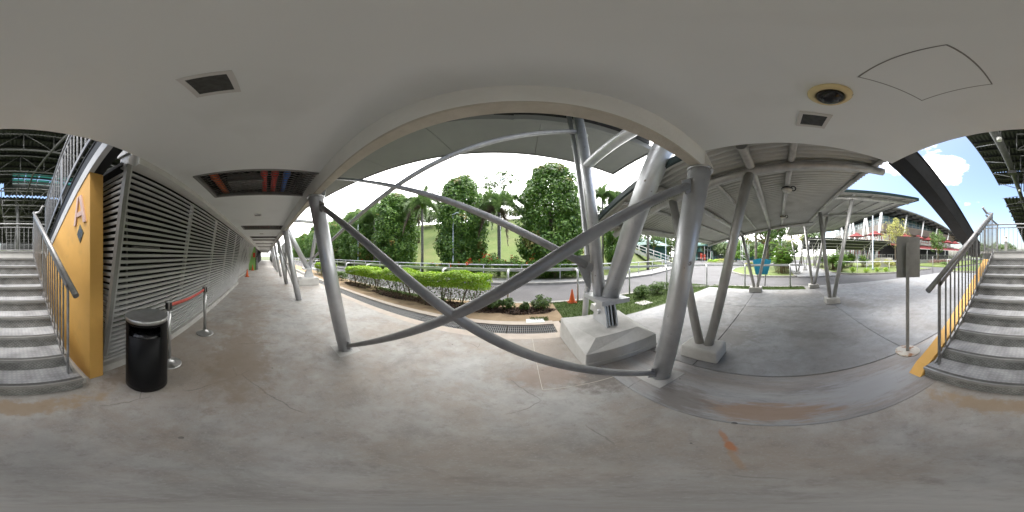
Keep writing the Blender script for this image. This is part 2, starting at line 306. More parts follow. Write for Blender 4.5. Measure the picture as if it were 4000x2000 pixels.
# ------------------------------------------------------------------ mesh building helpers
class MB:
    def __init__(s): s.v = []; s.f = []; s.mi = []; s.cur = 0; s.sm = []
    def add(s, vs, fs, smooth=False):
        o = len(s.v); s.v += [tuple(p) for p in vs]
        for f in fs: s.f.append(tuple(i + o for i in f)); s.mi.append(s.cur); s.sm.append(smooth)
        return s
    def box(s, x0, x1, y0, y1, z0, z1):
        vs = [(x, y, z) for z in (z0, z1) for y in (y0, y1) for x in (x0, x1)]
        return s.add(vs, [(0, 2, 3, 1), (4, 5, 7, 6), (0, 1, 5, 4), (2, 6, 7, 3), (0, 4, 6, 2), (1, 3, 7, 5)])
    def hexa(s, b, t):
        """b, t: four corners each, bottom and top, counter-clockwise from above"""
        return s.add(list(b) + list(t), [(3, 2, 1, 0), (4, 5, 6, 7), (0, 1, 5, 4), (1, 2, 6, 5), (2, 3, 7, 6), (3, 0, 4, 7)])
    def bar(s, p0, p1, w, h=None, up=(0, 0, 1)):
        """rectangular bar along p0-p1, w across, h in the up direction"""
        h = h or w; p0 = Vector(p0); p1 = Vector(p1); d = (p1 - p0).normalized(); u = Vector(up)
        sd_ = d.cross(u)
        if sd_.length < 1e-4: sd_ = d.cross(Vector((0, 1, 0)))
        sd_.normalize(); u = sd_.cross(d).normalized()
        a = sd_ * (w / 2); c = u * (h / 2)
        q = [p - a - c for p in (p0,)] + [p0 + a - c, p0 + a + c, p0 - a + c, p1 - a - c, p1 + a - c, p1 + a + c, p1 - a + c]
        return s.add(q, [(0, 1, 2, 3), (7, 6, 5, 4), (0, 4, 5, 1), (1, 5, 6, 2), (2, 6, 7, 3), (3, 7, 4, 0)])
    def tube(s, pts, r, n=12, caps=True):
        pts = [Vector(p) for p in pts]; m = len(pts); rs = r if isinstance(r, (list, tuple)) else [r] * m
        vs = []; prev = None
        for i, p in enumerate(pts):
            d = (pts[min(i + 1, m - 1)] - pts[max(i - 1, 0)]).normalized()
            if prev is None:
                a = d.cross(Vector((0, 0, 1)))
                if a.length < 1e-3: a = d.cross(Vector((0, 1, 0)))
            else:
                a = prev - d * prev.dot(d)
            a.normalize(); prev = a; b = d.cross(a)
            for k in range(n):
                t = 2 * math.pi * k / n; vs.append(p + (a * math.cos(t) + b * math.sin(t)) * rs[i])
        fs = [(i * n + k, i * n + (k + 1) % n, (i + 1) * n + (k + 1) % n, (i + 1) * n + k) for i in range(m - 1) for k in range(n)]
        s.add(vs, fs, True)
        if caps:
            o = len(s.v) - len(vs)
            for base, rev in ((o, True), (o + (m - 1) * n, False)):
                c = tuple(base + k for k in range(n))
                s.f.append(c[::-1] if rev else c); s.mi.append(s.cur); s.sm.append(False)
        return s
    def lathe(s, prof, c=(0, 0, 0), n=24, smooth=True):
        """prof: list of (radius, z)"""
        vs = []; m = len(prof)
        for r, z in prof:
            for k in range(n):
                t = 2 * math.pi * k / n; vs.append((c[0] + r * math.cos(t), c[1] + r * math.sin(t), c[2] + z))
        fs = [(i * n + k, i * n + (k + 1) % n, (i + 1) * n + (k + 1) % n, (i + 1) * n + k) for i in range(m - 1) for k in range(n)]
        s.add(vs, fs, smooth)
        o = len(s.v) - len(vs)
        if prof[0][0] > 1e-4: s.f.append(tuple(o + k for k in range(n))[::-1]); s.mi.append(s.cur); s.sm.append(False)
        if prof[-1][0] > 1e-4: s.f.append(tuple(o + (m - 1) * n + k for k in range(n))); s.mi.append(s.cur); s.sm.append(False)
        return s
    def prism(s, poly, a, b, axis='z'):
        """poly of 2D points extruded from a to b along axis"""
        def P(u, v, w): return {'z': (u, v, w), 'x': (w, u, v), 'y': (u, w, v)}[axis]
        n = len(poly); vs = [P(u, v, a) for u, v in poly] + [P(u, v, b) for u, v in poly]
        fs = [tuple(range(n))[::-1], tuple(range(n, 2 * n))] + [(i, (i + 1) % n, n + (i + 1) % n, n + i) for i in range(n)]
        if axis == 'y': fs = [f[::-1] for f in fs]
        return s.add(vs, fs)
    def build(s, name, m, parent=None, smooth=None):
        me = bpy.data.meshes.new(name); off = Vector((0, 0, 0))
        if parent is not None:
            q = parent
            while q is not None: off += Vector(q.location); q = q.parent
        me.from_pydata([(x - off.x, y - off.y, z - off.z) for x, y, z in s.v], [], s.f)
        ms = m if isinstance(m, (list, tuple)) else [m]
        for k in ms: me.materials.append(MATS[k] if isinstance(k, str) else k)
        me.polygons.foreach_set('use_smooth', [bool(x) for x in s.sm])
        if len(ms) > 1: me.polygons.foreach_set('material_index', s.mi)
        me.update()
        o = bpy.data.objects.new(name, me); COL.objects.link(o); o.parent = parent
        return o
def bevel(o, w=0.01, seg=2):
    b = o.modifiers.new('bevel', 'BEVEL'); b.width = w; b.segments = seg; b.limit_method = 'ANGLE'; b.angle_limit = R(40); return o
def tag(o, label=None, cat=None, group=None, kind=None):
    if label: o['label'] = label
    if cat: o['category'] = cat
    if group: o['group'] = group
    if kind: o['kind'] = kind
    return o
def thing(name, label, cat, loc=(0, 0, 0), group=None):
    o = bpy.data.objects.new(name, None); o.empty_display_size = 0.1; COL.objects.link(o); o.location = loc
    return tag(o, label, cat, group)
def struct(name, mb, m): return tag(mb.build(name, m), kind='structure')
def copy_tree(o, loc=None, rotz=None, label=None, parent=None, scale=None):
    c = o.copy(); COL.objects.link(c); c.parent = parent
    if loc is not None: c.location = loc
    if rotz is not None: c.rotation_euler = (0, 0, rotz)
    if scale is not None: c.scale = scale if isinstance(scale, (tuple, list)) else (scale,) * 3
    if label: c['label'] = label
    for ch in [x for x in SC.objects if x.parent == o]: copy_tree(ch, parent=c)
    return c
def np_mesh(name, V, F, m, parent=None, smooth=False, shift=True):
    me = bpy.data.meshes.new(name); V = np.asarray(V, dtype=np.float64).copy(); F = np.asarray(F, dtype=np.int32)
    if parent is not None and shift:
        off = Vector((0, 0, 0)); q = parent
        while q is not None: off += Vector(q.location); q = q.parent
        V = V - np.array(off)
    k = F.shape[1]
    me.vertices.add(len(V)); me.vertices.foreach_set('co', V.astype(np.float32).ravel())
    me.loops.add(F.size); me.loops.foreach_set('vertex_index', F.ravel())
    me.polygons.add(len(F)); me.polygons.foreach_set('loop_start', np.arange(0, F.size, k, dtype=np.int32))
    me.polygons.foreach_set('loop_total', np.full(len(F), k, dtype=np.int32))
    me.materials.append(MATS[m]); me.update(calc_edges=True)
    if smooth: me.polygons.foreach_set('use_smooth', [True] * len(F))
    o = bpy.data.objects.new(name, me); COL.objects.link(o); o.parent = parent
    return o
def unit(a): return a / (np.linalg.norm(a, axis=1, keepdims=True) + 1e-9)
def leaf_quads(P, N, size, aspect=1.9, rnd=0.55, rng=np.random):
    """one folded-diamond leaf quad per point P, roughly facing N"""
    n = len(P); N = unit(N + rng.normal(size=(n, 3)) * rnd)
    A = unit(np.cross(N, rng.normal(size=(n, 3)))); B = np.cross(N, A)
    s = size * rng.uniform(0.65, 1.3, (n, 1)); a = A * s * 0.5 * aspect ** .5; b = B * s * 0.5 / aspect ** .5
    V = np.stack([P - a, P + b - a * .1, P + a - N * s * .12, P - b - a * .1], 1).reshape(-1, 3)
    return V, np.arange(4 * n).reshape(-1, 4)
def blob_crown(rng, rx, ry, rz, nl, lobe, n_per, size, cz=0, hollow=0.55, squash=1.0, shape=None):
    """points on the surface of many lobes spread through a crown volume: clumps with dark gaps between"""
    Ps = []; Ns = []
    for i in range(nl):
        if shape is None:
            d = rng.normal(size=3); d /= np.linalg.norm(d); rr = rng.uniform(hollow, 1.0)
            c = np.array([d[0] * rx * rr, d[1] * ry * rr, d[2] * rz * rr + cz])
        else:                                   # crown outline given as radius against height
            t = rng.uniform(-1, 1); a = rng.uniform(0, 2 * math.pi); k = shape(t) * rng.uniform(hollow, 1.0) ** .6
            c = np.array([math.cos(a) * rx * k, math.sin(a) * ry * k, t * rz + cz]); d = np.array([math.cos(a), math.sin(a), max(0, t) * 1.1]); d /= np.linalg.norm(d)
        L = lobe * rng.uniform(0.6, 1.3); m = int(n_per * rng.uniform(.7, 1.3))
        q = unit(rng.normal(size=(m, 3)) + d * 0.55); rad = L * rng.uniform(0.72, 1.05, (m, 1))
        Ps.append(c + q * rad * np.array([1, 1, squash])); Ns.append(q + np.array([0, 0, .35]))
    return np.concatenate(Ps), np.concatenate(Ns)

# ------------------------------------------------------------------ ground, roads, paving
HILL0 = 11.3
def sstep(t): t = np.clip(t, 0, 1); return t * t * (3 - 2 * t)
def hill_z(x, y):
    x = np.asarray(x, float); y = np.asarray(y, float)
    foot = HILL0 + np.clip(x - 6, 0, 60) * 0.42
    d = y - foot
    fade = 1 - sstep((x - 12) / 22)
    wd = 25 - 12 * sstep((x - 3) / 10)
    return 0.02 + 9.6 * sstep(d / wd) * fade + 0.25 * np.sin(x * .21 + 1) * sstep(d / 8) * fade
g = MB().box(-1500, 1500, -1500, 1500, -1.2, -0.30); struct('ground', g, 'far_ground')
# hill sheet
xs = np.linspace(-110, 60, 120); ys = np.concatenate([np.linspace(0, 14, 28), np.linspace(15.5, 60, 24)])
X, Yd = np.meshgrid(xs, ys); foot = HILL0 - .6 + np.clip(X - 6, 0, 60) * 0.42; Y = foot + Yd
Z = hill_z(X, Y) - 0.02
nx = len(xs); F = [(j * nx + i, j * nx + i + 1, (j + 1) * nx + i + 1, (j + 1) * nx + i) for j in range(len(ys) - 1) for i in range(nx - 1)]
tag(np_mesh('hill', np.stack([X, Y, Z], -1).reshape(-1, 3), F, 'grass', smooth=True), kind='structure')
# asphalt
struct('road', MB().box(-140, 70, 5.62, 30, -0.25, -0.085).box(8.55, 70, -90, 5.62, -0.25, -0.085), 'asphalt')
# corridor floor, transition strip
struct('walkway_floor', MB().box(-62, 0.93, -2.6, 2.86, -0.25, 0.0), 'floor')
struct('floor_strip', MB().box(0.936, 1.745, -2.6, 2.86, -0.25, -0.003), 'strip')
ap = struct('apron', MB().box(1.75, 8.6, -14, 3.40, -0.25, -0.016), 'frame_grey')
xj = [1.755, 4.95, 7.62]; yj = [-14, -10.2, -6.0, -1.77, 1.01, 3.40]
def slab(x0, x1, y0, y1):
    g = 0.006
    bevel(MB().box(x0 + g, x1 - g, y0 + g, y1 - g, -0.2, 0.0).build('concrete_slab', 'apron', ap), 0.004, 1)
for j in range(len(yj) - 1):
    for i in range(len(xj) - 1): slab(xj[i], xj[i + 1], yj[j], yj[j + 1])
for j in range(3): slab(7.62, 8.56, yj[j], yj[j + 1])
for (a, b, c_, d) in ((.187, .193, 1.477, 2.86), (.193, .93, 1.477, 1.483), (-9.0, -8.995, 1.3, 2.8), (-3.9, -3.895, -1.5, 2.86)): struct('floor_joint', MB().box(a, b, c_, d, -.01, .0012), 'beam_raw')
# side strip left of the drain and the soil bed
struct('drain_kerb', MB().box(-62, .70, 2.864, 3.10, -0.2, -0.004).box(-62, .70, 3.52, 3.72, -0.2, 0.02).box(.70, .86, 2.864, 3.72, -0.2, -0.006), 'kerb_tan')
struct('drain_channel', MB().box(-62, .70, 3.10, 3.52, -0.5, -0.22), 'drain_dark')
# soil strip as an uneven sheet
def sheet(name, x0, x1, y0, y1, nx_, ny_, zf, m, kind='structure'):
    xs = np.linspace(x0, x1, nx_); ys = np.linspace(y0, y1, ny_); X, Y = np.meshgrid(xs, ys); Z = zf(X, Y)
    F = [(j * nx_ + i, j * nx_ + i + 1, (j + 1) * nx_ + i + 1, (j + 1) * nx_ + i) for j in range(ny_ - 1) for i in range(nx_ - 1)]
    return tag(np_mesh(name, np.stack([X, Y, Z], -1).reshape(-1, 3), F, m, smooth=True), kind=kind)
rs = np.random.RandomState(3)
def bumpy(a, b): return lambda X, Y: a + b * (np.sin(X * 3.1 + Y * 2) * np.sin(Y * 4.3 - X * .7) + .5 * np.sin(X * 7.7) * np.sin(Y * 9.1))
sheet('soil_bed', -60, 1.0, 3.72, 5.34, 400, 14, bumpy(0.0, 0.012), 'soil')
MULCH = [(-1.9, 4.62, 1.75, .36), (-4.6, 4.62, 1.35, .34), (-7.6, 4.7, 1.2, .34), (0.05, 4.55, .9, .28)]
for (mx_, my, ra, rb) in MULCH:
    V = []; F = []; n = 26
    for k in range(9):
        t = k / 8
        for i in range(n):
            a = 2 * math.pi * i / n; w = 1 + .08 * math.sin(a * 5 + mx_) + .06 * math.sin(a * 9)
            V.append((mx_ + ra * t * w * math.cos(a), my + rb * t * w * math.sin(a), 0.005 + 0.075 * (1 - t * t) + .01 * math.sin(a * 7 + k)))
    F = [(k * n + i, k * n + (i + 1) % n, (k + 1) * n + (i + 1) % n, (k + 1) * n + i) for k in range(8) for i in range(n)]
    tag(np_mesh('mulch_bed', V, F, 'mulch', smooth=True), kind='structure')
P = []
for (mx_, my, ra, rb) in MULCH:
    n = int(1100 * ra); a = rs.uniform(0, 6.28, n); t = np.sqrt(rs.uniform(0, 1, n))
    P.append(np.stack([mx_ + ra * t * np.cos(a), my + rb * 1.1 * t * np.sin(a), 0.012 + 0.078 * (1 - t * t)], 1))
P = np.concatenate(P); V, F = leaf_quads(P, np.tile([0, 0, 1.0], (len(P), 1)), 0.055, 1.6, .5, rs)
tag(np_mesh('leaf_litter', V, F, 'litter'), 'brown fallen leaves lying on the mulch under the hedge', 'leaves', kind='stuff')
# grass verges
sheet('grass_verge', 1.0, 8.1, 3.41, 5.34, 60, 18, bumpy(-0.005, 0.01), 'grass_near')
sheet('grass_edge', 7.63, 8.36, -1.35, 3.41, 8, 50, bumpy(-0.005, 0.006), 'grass_near')
sheet('grass_tuft_bed', -6.2, -2.6, 5.02, 5.34, 40, 5, bumpy(0.012, 0.008), 'grass_near')
P = np.concatenate([np.stack([rs.uniform(1.0, 8.0, 15000), rs.uniform(3.42, 5.32, 15000), np.zeros(15000)], 1),
                    np.stack([rs.uniform(7.64, 8.34, 3500), rs.uniform(-1.3, 3.4, 3500), np.zeros(3500)], 1),
                    np.stack([rs.uniform(-6.2, -2.6, 2500), rs.uniform(4.95, 5.32, 2500), np.zeros(2500)], 1),
                    np.stack([rs.uniform(.2, .62, 400), rs.uniform(3.75, 4.0, 400), np.zeros(400)], 1)])
n = len(P); a = rs.uniform(0, 6.28, n); h_ = rs.uniform(.025, .075, n); l = rs.normal(size=(n, 2)) * .022
sx, sy = np.cos(a) * .007, np.sin(a) * .007
V = np.stack([np.stack([P[:, 0] - sx, P[:, 1] - sy, P[:, 2]], 1), np.stack([P[:, 0] + sx, P[:, 1] + sy, P[:, 2]], 1), np.stack([P[:, 0] + l[:, 0], P[:, 1] + l[:, 1], h_], 1)], 1).reshape(-1, 3)
tag(np_mesh('grass', V, np.arange(3 * n).reshape(-1, 3), 'blade'), 'short green grass blades on the verge beside the road', 'grass', kind='stuff')
# kerbs along the near road edge, built as single kerb stones
def polyline_pts(pts, step):
    out = []; 
    for (a, b) in zip(pts[:-1], pts[1:]):
        a = Vector(a); b = Vector(b); L = (b - a).length; k = max(1, round(L / step))
        for i in range(k): out.append(a + (b - a) * (i / k))
    out.append(Vector(pts[-1])); return out
def kerb_run(name, pts, w, z0, z1, m, step=1.0):
    root = tag(MB().box(pts[0][0], pts[0][0] + .01, pts[0][1], pts[0][1] + .01, z0 - .05, z0).build(name, m), kind='structure')
    q = polyline_pts(pts, step)
    for a, b in zip(q[:-1], q[1:]):
        d = (b - a).normalized() * .004
        MB().bar((a.x + d.x, a.y + d.y, (z0 + z1) / 2), (b.x - d.x, b.y - d.y, (z0 + z1) / 2), w, z1 - z0).build('kerb_stone', m, root)
near_edge = [(-60, 5.42), (4.6, 5.42), (6.2, 5.0), (7.4, 4.2), (8.1, 3.2), (8.42, 2.0), (8.46, -1.4)]
kerb_run('road_kerb', near_edge, 0.17, -0.2, 0.015, 'kerb', 1.5)
far_edge = [(-100, 9.75), (-20, 9.6), (0, 9.35), (5, 9.3), (10, 9.9), (15.8, 12.0), (20, 14.6), (25, 19)]
kerb_run('opposite_kerb', far_edge, 0.2, -0.2, 0.06, 'kerb', 2.0)
V = []; F = []
q = polyline_pts(far_edge, 3.0)
for i, p in enumerate(q):
    d = (q[min(i + 1, len(q) - 1)] - q[max(i - 1, 0)]).normalized(); nrm = Vector((-d.y, d.x))
    a = p + nrm * .08; b = p + nrm * 1.9
    V += [(a.x, a.y, 0.045), (b.x, b.y, 0.045), (b.x, b.y, -.3), (a.x, a.y, -.3)]
for i in range(len(q) - 1): F.append((4 * i, 4 * i + 4, 4 * i + 5, 4 * i + 1)); F.append((4*i+1, 4*i+5, 4*i+6, 4*i+2))
tag(np_mesh('footpath', V, F, 'apron'), kind='structure')
# planted islands east of the cross road
def island(name, poly, m, z=0.03):
    struct(name, MB().prism(poly, -0.22, z), m)
    kerb_run(name + '_kerb', poly + [poly[0]], 0.16, -0.2, z + .025, 'kerb', 1.6)
ISL_A = [(12.7, -1.4), (12.7, 1.1), (13.6, 3.0), (16.0, 4.7), (20, 5.4), (26, 5.0), (30, 1.5), (30, -1.4)]
ISL_B = [(12.35, -7.9), (13.2, -6.3), (15.0, -5.2), (34, -5.2), (34, -17), (12.2, -17), (11.9, -10.5)]
island('island', ISL_A, 'grass'); island('planted_island', ISL_B, 'grass')
struct('crossing_path', MB().box(12.5, 34, -5.08, -1.55, -0.22, 0.01), 'apron')
struct('clubhouse_lawn', MB().box(11.9, 34, -60, -20.5, -0.22, 0.02), 'grass')
struct('lawn_patch', MB().prism([(4.0, -16), (9.2, -14.6), (9.6, -15.5), (9.6, -40), (2.5, -40)], -0.22, 0.03), 'grass')
kerb_run('lawn_kerb', [(4.0, -16), (9.2, -14.6), (9.6, -15.5), (9.6, -40)], .15, -.2, .07, 'kerb', 1.5)
isl_c = [(43 + 7 * math.cos(a), 15.5 + 4 * math.sin(a)) for a in np.linspace(0, 2 * math.pi, 17)[:-1]]
island('roundabout_island', isl_c, 'grass')

# ------------------------------------------------------------------ building over the walkway
CZ = 2.714; BB = 2.48; BY0, BY1 = 0.642, 0.728; CX1 = 1.335; CY0 = -1.127
OPEN = [(-2.81, -1.90), (-6.76, -5.89), (-10.1, -9.2), (-11.7, -10.85), (-15.2, -14.3), (-19.6, -18.6), (-23.0, -22.1)]
OY0 = -0.883
c = MB(); x = CX1
for a, b in OPEN:
    c.box(b, x, CY0, BY0, CZ, CZ + .04); c.box(a, b, CY0, OY0, CZ, CZ + .04); x = a
c.box(-62, x, CY0, BY0, CZ, CZ + .04)
struct('ceiling', c, 'ceiling')
struct('upper_floor_lid', MB().box(-62, CX1 - .02, CY0 + .03, BY1 + .25, 3.22, 3.5).box(-62, CX1 - .02, CY0 + .012, CY0 + .03, CZ + .045, 3.22).box(CX1 - .03, CX1 - .012, CY0 + .03, BY0, CZ + .045, 3.22), 'dark_room')  # upper slab over the ceiling void, dark lid and sides added to block light
# edge beam with the rough lower paint line
bm = MB(); bm.cur = 0
bm.box(-62, CX1 + .0, BY0, BY1, BB + .02, 3.2); bm.cur = 1; bm.box(-62, CX1 + .0, BY0 - .001, BY1 + .001, BB, BB + .02)
beam = tag(bm.build('edge_beam', ['beam_paint', 'beam_raw']), 'long concrete edge beam over the leaning pipe columns, raw along its lower edge', 'beam')
# beam end plate
MB().hexa([(CX1, .56, BB - .005), (CX1 + .012, .56, BB - .005), (CX1 + .012, BY1, BB - .005), (CX1, BY1, BB - .005)],
          [(CX1, BY0 - .002, CZ), (CX1 + .012, BY0 - .002, CZ), (CX1 + .012, BY1, CZ), (CX1, BY1, CZ)]).build('end_plate', 'beam_paint', beam)
# fascia box on the louvre side
fa = MB(); fa.box(-62, -1.155, CY0 - .17, CY0 - .002, 2.626, CZ + .1)
tag(fa.build('fascia_box', 'fascia'), 'pale boxed fascia running along the top of the louvre screen', 'fascia')
tag(MB().box(-1.30, -1.20, CY0 - .36, CY0 - .18, 2.73, 3.05).box(-1.33, -1.17, CY0 - .38, CY0 - .18, 2.9, 2.96).build('bracket', 'galv'), 'grey steel bracket behind the end of the fascia box', 'bracket')

# ceiling openings: frame, diamond mesh, pipes above
def grille(a, b, near, label):
    t = thing('ceiling_grille', label, 'grille', ((a + b) / 2, (OY0 + BY0) / 2, CZ), 'mesh covered openings along the walkway ceiling')
    w = .05
    f = MB(); f.box(a - w + .03, a + .02, OY0 - .02, BY0, CZ - .006, CZ + .05); f.box(b - .02, b + w - .03, OY0 - .02, BY0, CZ - .006, CZ + .05); f.box(a, b, OY0 - .03, OY0 + .02, CZ - .007, CZ + .05)
    f.build('frame', 'frame_grey', t)
    m = MB(); px_, py_ = (.072, .034) if near else (.10, .06); z = CZ + .03
    L = b - a; Wd = BY0 - OY0; r = .0022 if near else .004
    k = px_ / py_                      # dx per dy
    n = int((L + Wd * .0 + (Wd) / k * 1) / px_) + int(Wd / k / px_) + 2
    # long diagonals run across Y: x = x0 +- (y-OY0)*s
    s = 0.5
    for sg in (1, -1):
        x0 = a - Wd * s - .1
        while x0 < b + Wd * s + .1:
            # clip the line x = x0 + sg*s*(y-OY0) to a..b
            pts = []
            for y in (OY0, BY0):
                pts.append((x0 + sg * s * (y - OY0), y))
            (xa, ya), (xb, yb) = pts
            def at(xx): return ya + (xx - xa) / (xb - xa) * (yb - ya)
            lo, hi = min(xa, xb), max(xa, xb)
            if hi > a and lo < b:
                e = [(max(lo, a), at(max(lo, a))), (min(hi, b), at(min(hi, b)))]
                m.bar((e[0][0], e[0][1], z), (e[1][0], e[1][1], z), r * 2, r * 3)
            x0 += px_
    m.build('wire_mesh', 'mesh_wire', t)
    return t
for i, (a, b) in enumerate(OPEN):
    grille(a, b, i == 0, 'diamond mesh ceiling opening showing red, orange and blue pipes' if i == 0 else 'narrow looking mesh opening far along the walkway ceiling')
for nm, y, r, m, lab in (('orange_pipe', -.74, .055, 'pipe_orange', 'orange pipe above the mesh ceiling openings'), ('red_pipe', -.02, .04, 'pipe_red', 'red pipe above the mesh, nearer the orange pipe'),
                    ('red_pipe', .13, .045, 'pipe_red', 'red pipe above the mesh, beside the blue pipe'), ('blue_pipe', .30, .042, 'pipe_blue', 'blue pipe above the mesh ceiling openings')):
    t = thing(nm, lab, 'pipe', (-2.3, y, 2.95))
    MB().tube([(-24, y, 2.87), (-1.2, y, 2.87)], r, 12).build('pipe_run', m, t)
    for xx in (-2.3, -6.3, -9.6, -11.2): MB().tube([(xx - .03, y, 2.87), (xx + .03, y, 2.87)], r + .012, 12).build('coupling', m, t)
tag(MB().box(-2.9, -2.5, -.6, .0, 2.86, 3.0).box(-2.45, -2.40, -.08, -.03, 2.8, 3.2).build('cable_tray', 'frame_grey'), 'grey tray behind the mesh beside the red pipes', 'tray')

# recessed lights
def downlight(x0, x1, y0, y1, label, group=None):
    t = thing('ceiling_light', label, 'light', ((x0 + x1) / 2, (y0 + y1) / 2, CZ), group)
    fr = .024
    f = MB(); f.box(x0, x1, y0, y0 + fr, CZ - .009, CZ + .002); f.box(x0, x1, y1 - fr, y1, CZ - .009, CZ + .002)
    f.box(x0, x0 + fr, y0 + fr, y1 - fr, CZ - .009, CZ + .002); f.box(x1 - fr, x1, y0 + fr, y1 - fr, CZ - .009, CZ + .002)
    f.build('frame', 'plain_white', t)
    MB().box(x0 + fr, x1 - fr, y0 + fr, y1 - fr, CZ - .004, CZ - .001).build('lens', 'diffuser', t)
downlight(-.69, -.50, -.31, -.105, 'square recessed ceiling light with white frame on the louvre side of the stair')
downlight(.895, 1.07, -.315, -.12, 'square recessed ceiling light with white frame beside the dome camera')
for x in (-4.33, -8.1, -13.1, -16.7): downlight(x - .1, x + .1, -.31, -.11, 'square ceiling light between mesh openings along the walkway', 'walkway ceiling lights')
# dome camera
t = thing('dome_camera', 'black glossy dome security camera in a cream ceiling housing', 'camera', (.69, -.23, CZ))
MB().lathe([(.102, 0), (.102, -.012), (.092, -.030), (.072, -.038), (.066, -.03), (.066, 0)], (.69, -.23, CZ), 32).build('housing', 'cream', t)
MB().lathe([(.066, -.03), (.064, -.045), (.054, -.066), (.036, -.081), (.016, -.089), (.0001, -.09)], (.69, -.23, CZ), 28).build('dome', 'black_gloss', t)
MB().box(.640, .675, -.321, -.3195, CZ - .022, CZ - .016).build('name_plate', 'frame_grey', t)
# access panel
t = thing('access_panel', 'flush square access panel outlined in the ceiling near the stair', 'panel', (.33, -.44, CZ))
MB().box(.163, .497, -.607, -.273, CZ - .003, CZ - .0005).build('panel', 'ceiling', t)
f = MB()
for (a0, a1, b0, b1) in ((.157, .163, -.613, -.267), (.497, .503, -.613, -.267), (.163, .497, -.613, -.607), (.163, .497, -.273, -.267)): f.box(a0, a1, b0, b1, CZ - .0015, CZ - .0005)
f.build('joint', 'frame_grey', t)

# ------------------------------------------------------------------ leaning pipe columns and X braces
CB, CT = 1.175, 0.69
def colp(x, z): return (x, CB + (CT - CB) * z / BB, z)
def column(x, label, lod=20):
    t = thing('pipe_column', label, 'column', (x, CB, 0), 'leaning pipe columns along the walkway')
    MB().tube([colp(x, -.02), colp(x, BB - .01)], .108, lod).build('shaft', 'silver', t)
    MB().tube([(x, CT, BB - .022), (x, CT, BB - .002)], .122, lod).build('top_plate', 'silver', t)
    if lod > 16:
        MB().prism([(x - .19 + random.uniform(-.03, .03), CB - .17), (x + .2, CB - .19), (x + .17, CB + .17), (x - .21, CB + .2)], 0.0, .003).build('base_patch', 'concrete', t)
column(1.34, 'leaning silver pipe column at the end of the concrete beam, by the big pedestal', 28)
column(-2.2, 'leaning silver pipe column with a brace foot bolted beside its base, next to the mesh opening', 28)
for x in (-5.7, -9.15, -12.6, -16.05, -19.5, -23.0): column(x, 'leaning silver pipe column in the row along the far walkway', 14)
def brace(p0, p1, r, label, group, m='brace'):
    t = thing('brace', label, 'brace', p0, group)
    p0 = Vector(p0); p1 = Vector(p1); d = (p1 - p0).normalized()
    MB().tube([p0 + d * .05, p1 - d * .05], r, 16).build('rod', m, t)
    for p, s in ((p0, 1), (p1, -1)): MB().bar(p - d * s * .09, p + d * s * .10, .012, .13).build('gusset', m, t)
brace(Vector(colp(-2.2, 2.30)) + Vector((.12, 0, 0)), Vector(colp(1.34, .14)) - Vector((.12, 0, 0)), .036, 'grey diagonal brace falling from the mesh opening side to the pedestal side column foot', 'crossed braces of the near bay')
brace(Vector(colp(-2.2, .14)) + Vector((.12, .0, 0)), Vector(colp(1.34, 2.26)) - Vector((.12, 0, 0)), .036, 'grey diagonal brace rising to the head of the column at the beam end', 'crossed braces of the near bay')
for a, b in ((2.3, .14), (.14, 2.3)):
    brace(Vector(colp(-9.15, a)) + Vector((.1, 0, 0)), Vector(colp(-5.7, b)) - Vector((.1, 0, 0)), .036, 'thin grey brace crossing a bay far along the walkway', 'crossed braces of the far bay')

# ------------------------------------------------------------------ pinned V supports on pedestals
def v_support(x0, label, near):
    ox = x0 - 1.40
    def S(p): return (p[0] + ox, p[1], p[2])
    root = thing('v_support', label, 'support', S((1.4, 2.45, 0)), 'pinned V supports outside the walkway')
    ped = MB()
    B = [(.74, 1.79, 0), (1.90, 1.74, 0), (1.93, 2.88, 0), (.69, 2.90, 0)]
    T = [(.75, 1.80, .24), (1.89, 1.75, .27), (1.92, 2.86, .42), (.70, 2.88, .42)]
    RL, RR = (.97, 1.99, .385), (1.72, 1.99, .39)
    vs = [S(p) for p in B + T + [RL, RR]]
    ped.add(vs, [(3, 2, 1, 0), (0, 1, 5, 4), (1, 2, 6, 5), (2, 3, 7, 6), (3, 0, 4, 7), (4, 5, 9, 8), (5, 6, 9), (7, 4, 8), (8, 9, 6, 7)])
    po = ped.build('pedestal', 'concrete', root); bevel(po, .012, 2)
    MB().hexa([S(p) for p in ((.735, 1.785, .07), (1.905, 1.735, .07), (1.905, 1.74, .07), (.735, 1.79, .07))], [S(p) for p in ((.738, 1.79, .082), (1.902, 1.738, .088), (1.902, 1.744, .088), (.738, 1.796, .082))]).build('pour_line', 'concrete', po)
    cl = []
    for k, xx in enumerate((1.27, 1.335, 1.395, 1.455)):
        if k in (0, 1, 2, 3):
            prof = [(2.20, .37), (2.71, .40), (2.69, .52), (2.62, .70), (2.54, .78), (2.40, .80), (2.29, .76), (2.24, .62)] if k in (0, 3) else [(2.24, .37), (2.68, .40), (2.60, .82), (2.33, .82)]
            o_ = MB().prism(prof, xx + ox, xx + .028 + ox, 'x').build('clevis_plate', 'silver', root)
    MB().tube([S((1.22, 2.46, .62)), S((1.53, 2.46, .62))], .045, 16).build('pin', 'silver', root)
    MB().box(1.13 + ox, 1.64 + ox, 2.10, 2.80, .835, .905).build('cap_plate', 'silver', root)
    # outer tube leans out, inner tube leans to the beam
    MB().tube([S((1.31, 2.52, .88)), S((1.235, 3.52, 6.2))], .112, 22).build('outer_tube', 'silver', root)
    MB().tube([S((1.43, 2.38, .88)), S((1.43, .66, 4.05))], .142, 22).build('inner_tube', 'silver', root)
    MB().tube([S((1.275, 3.02, 3.62)), S((1.34, .9, 3.62))], .10, 18).build('strut', 'silver', root)
    MB().bar(S((1.30, 2.36, .93)), S((1.42, 2.22, 1.0)), .10, .012).build('stiffener', 'silver', root)
    return root
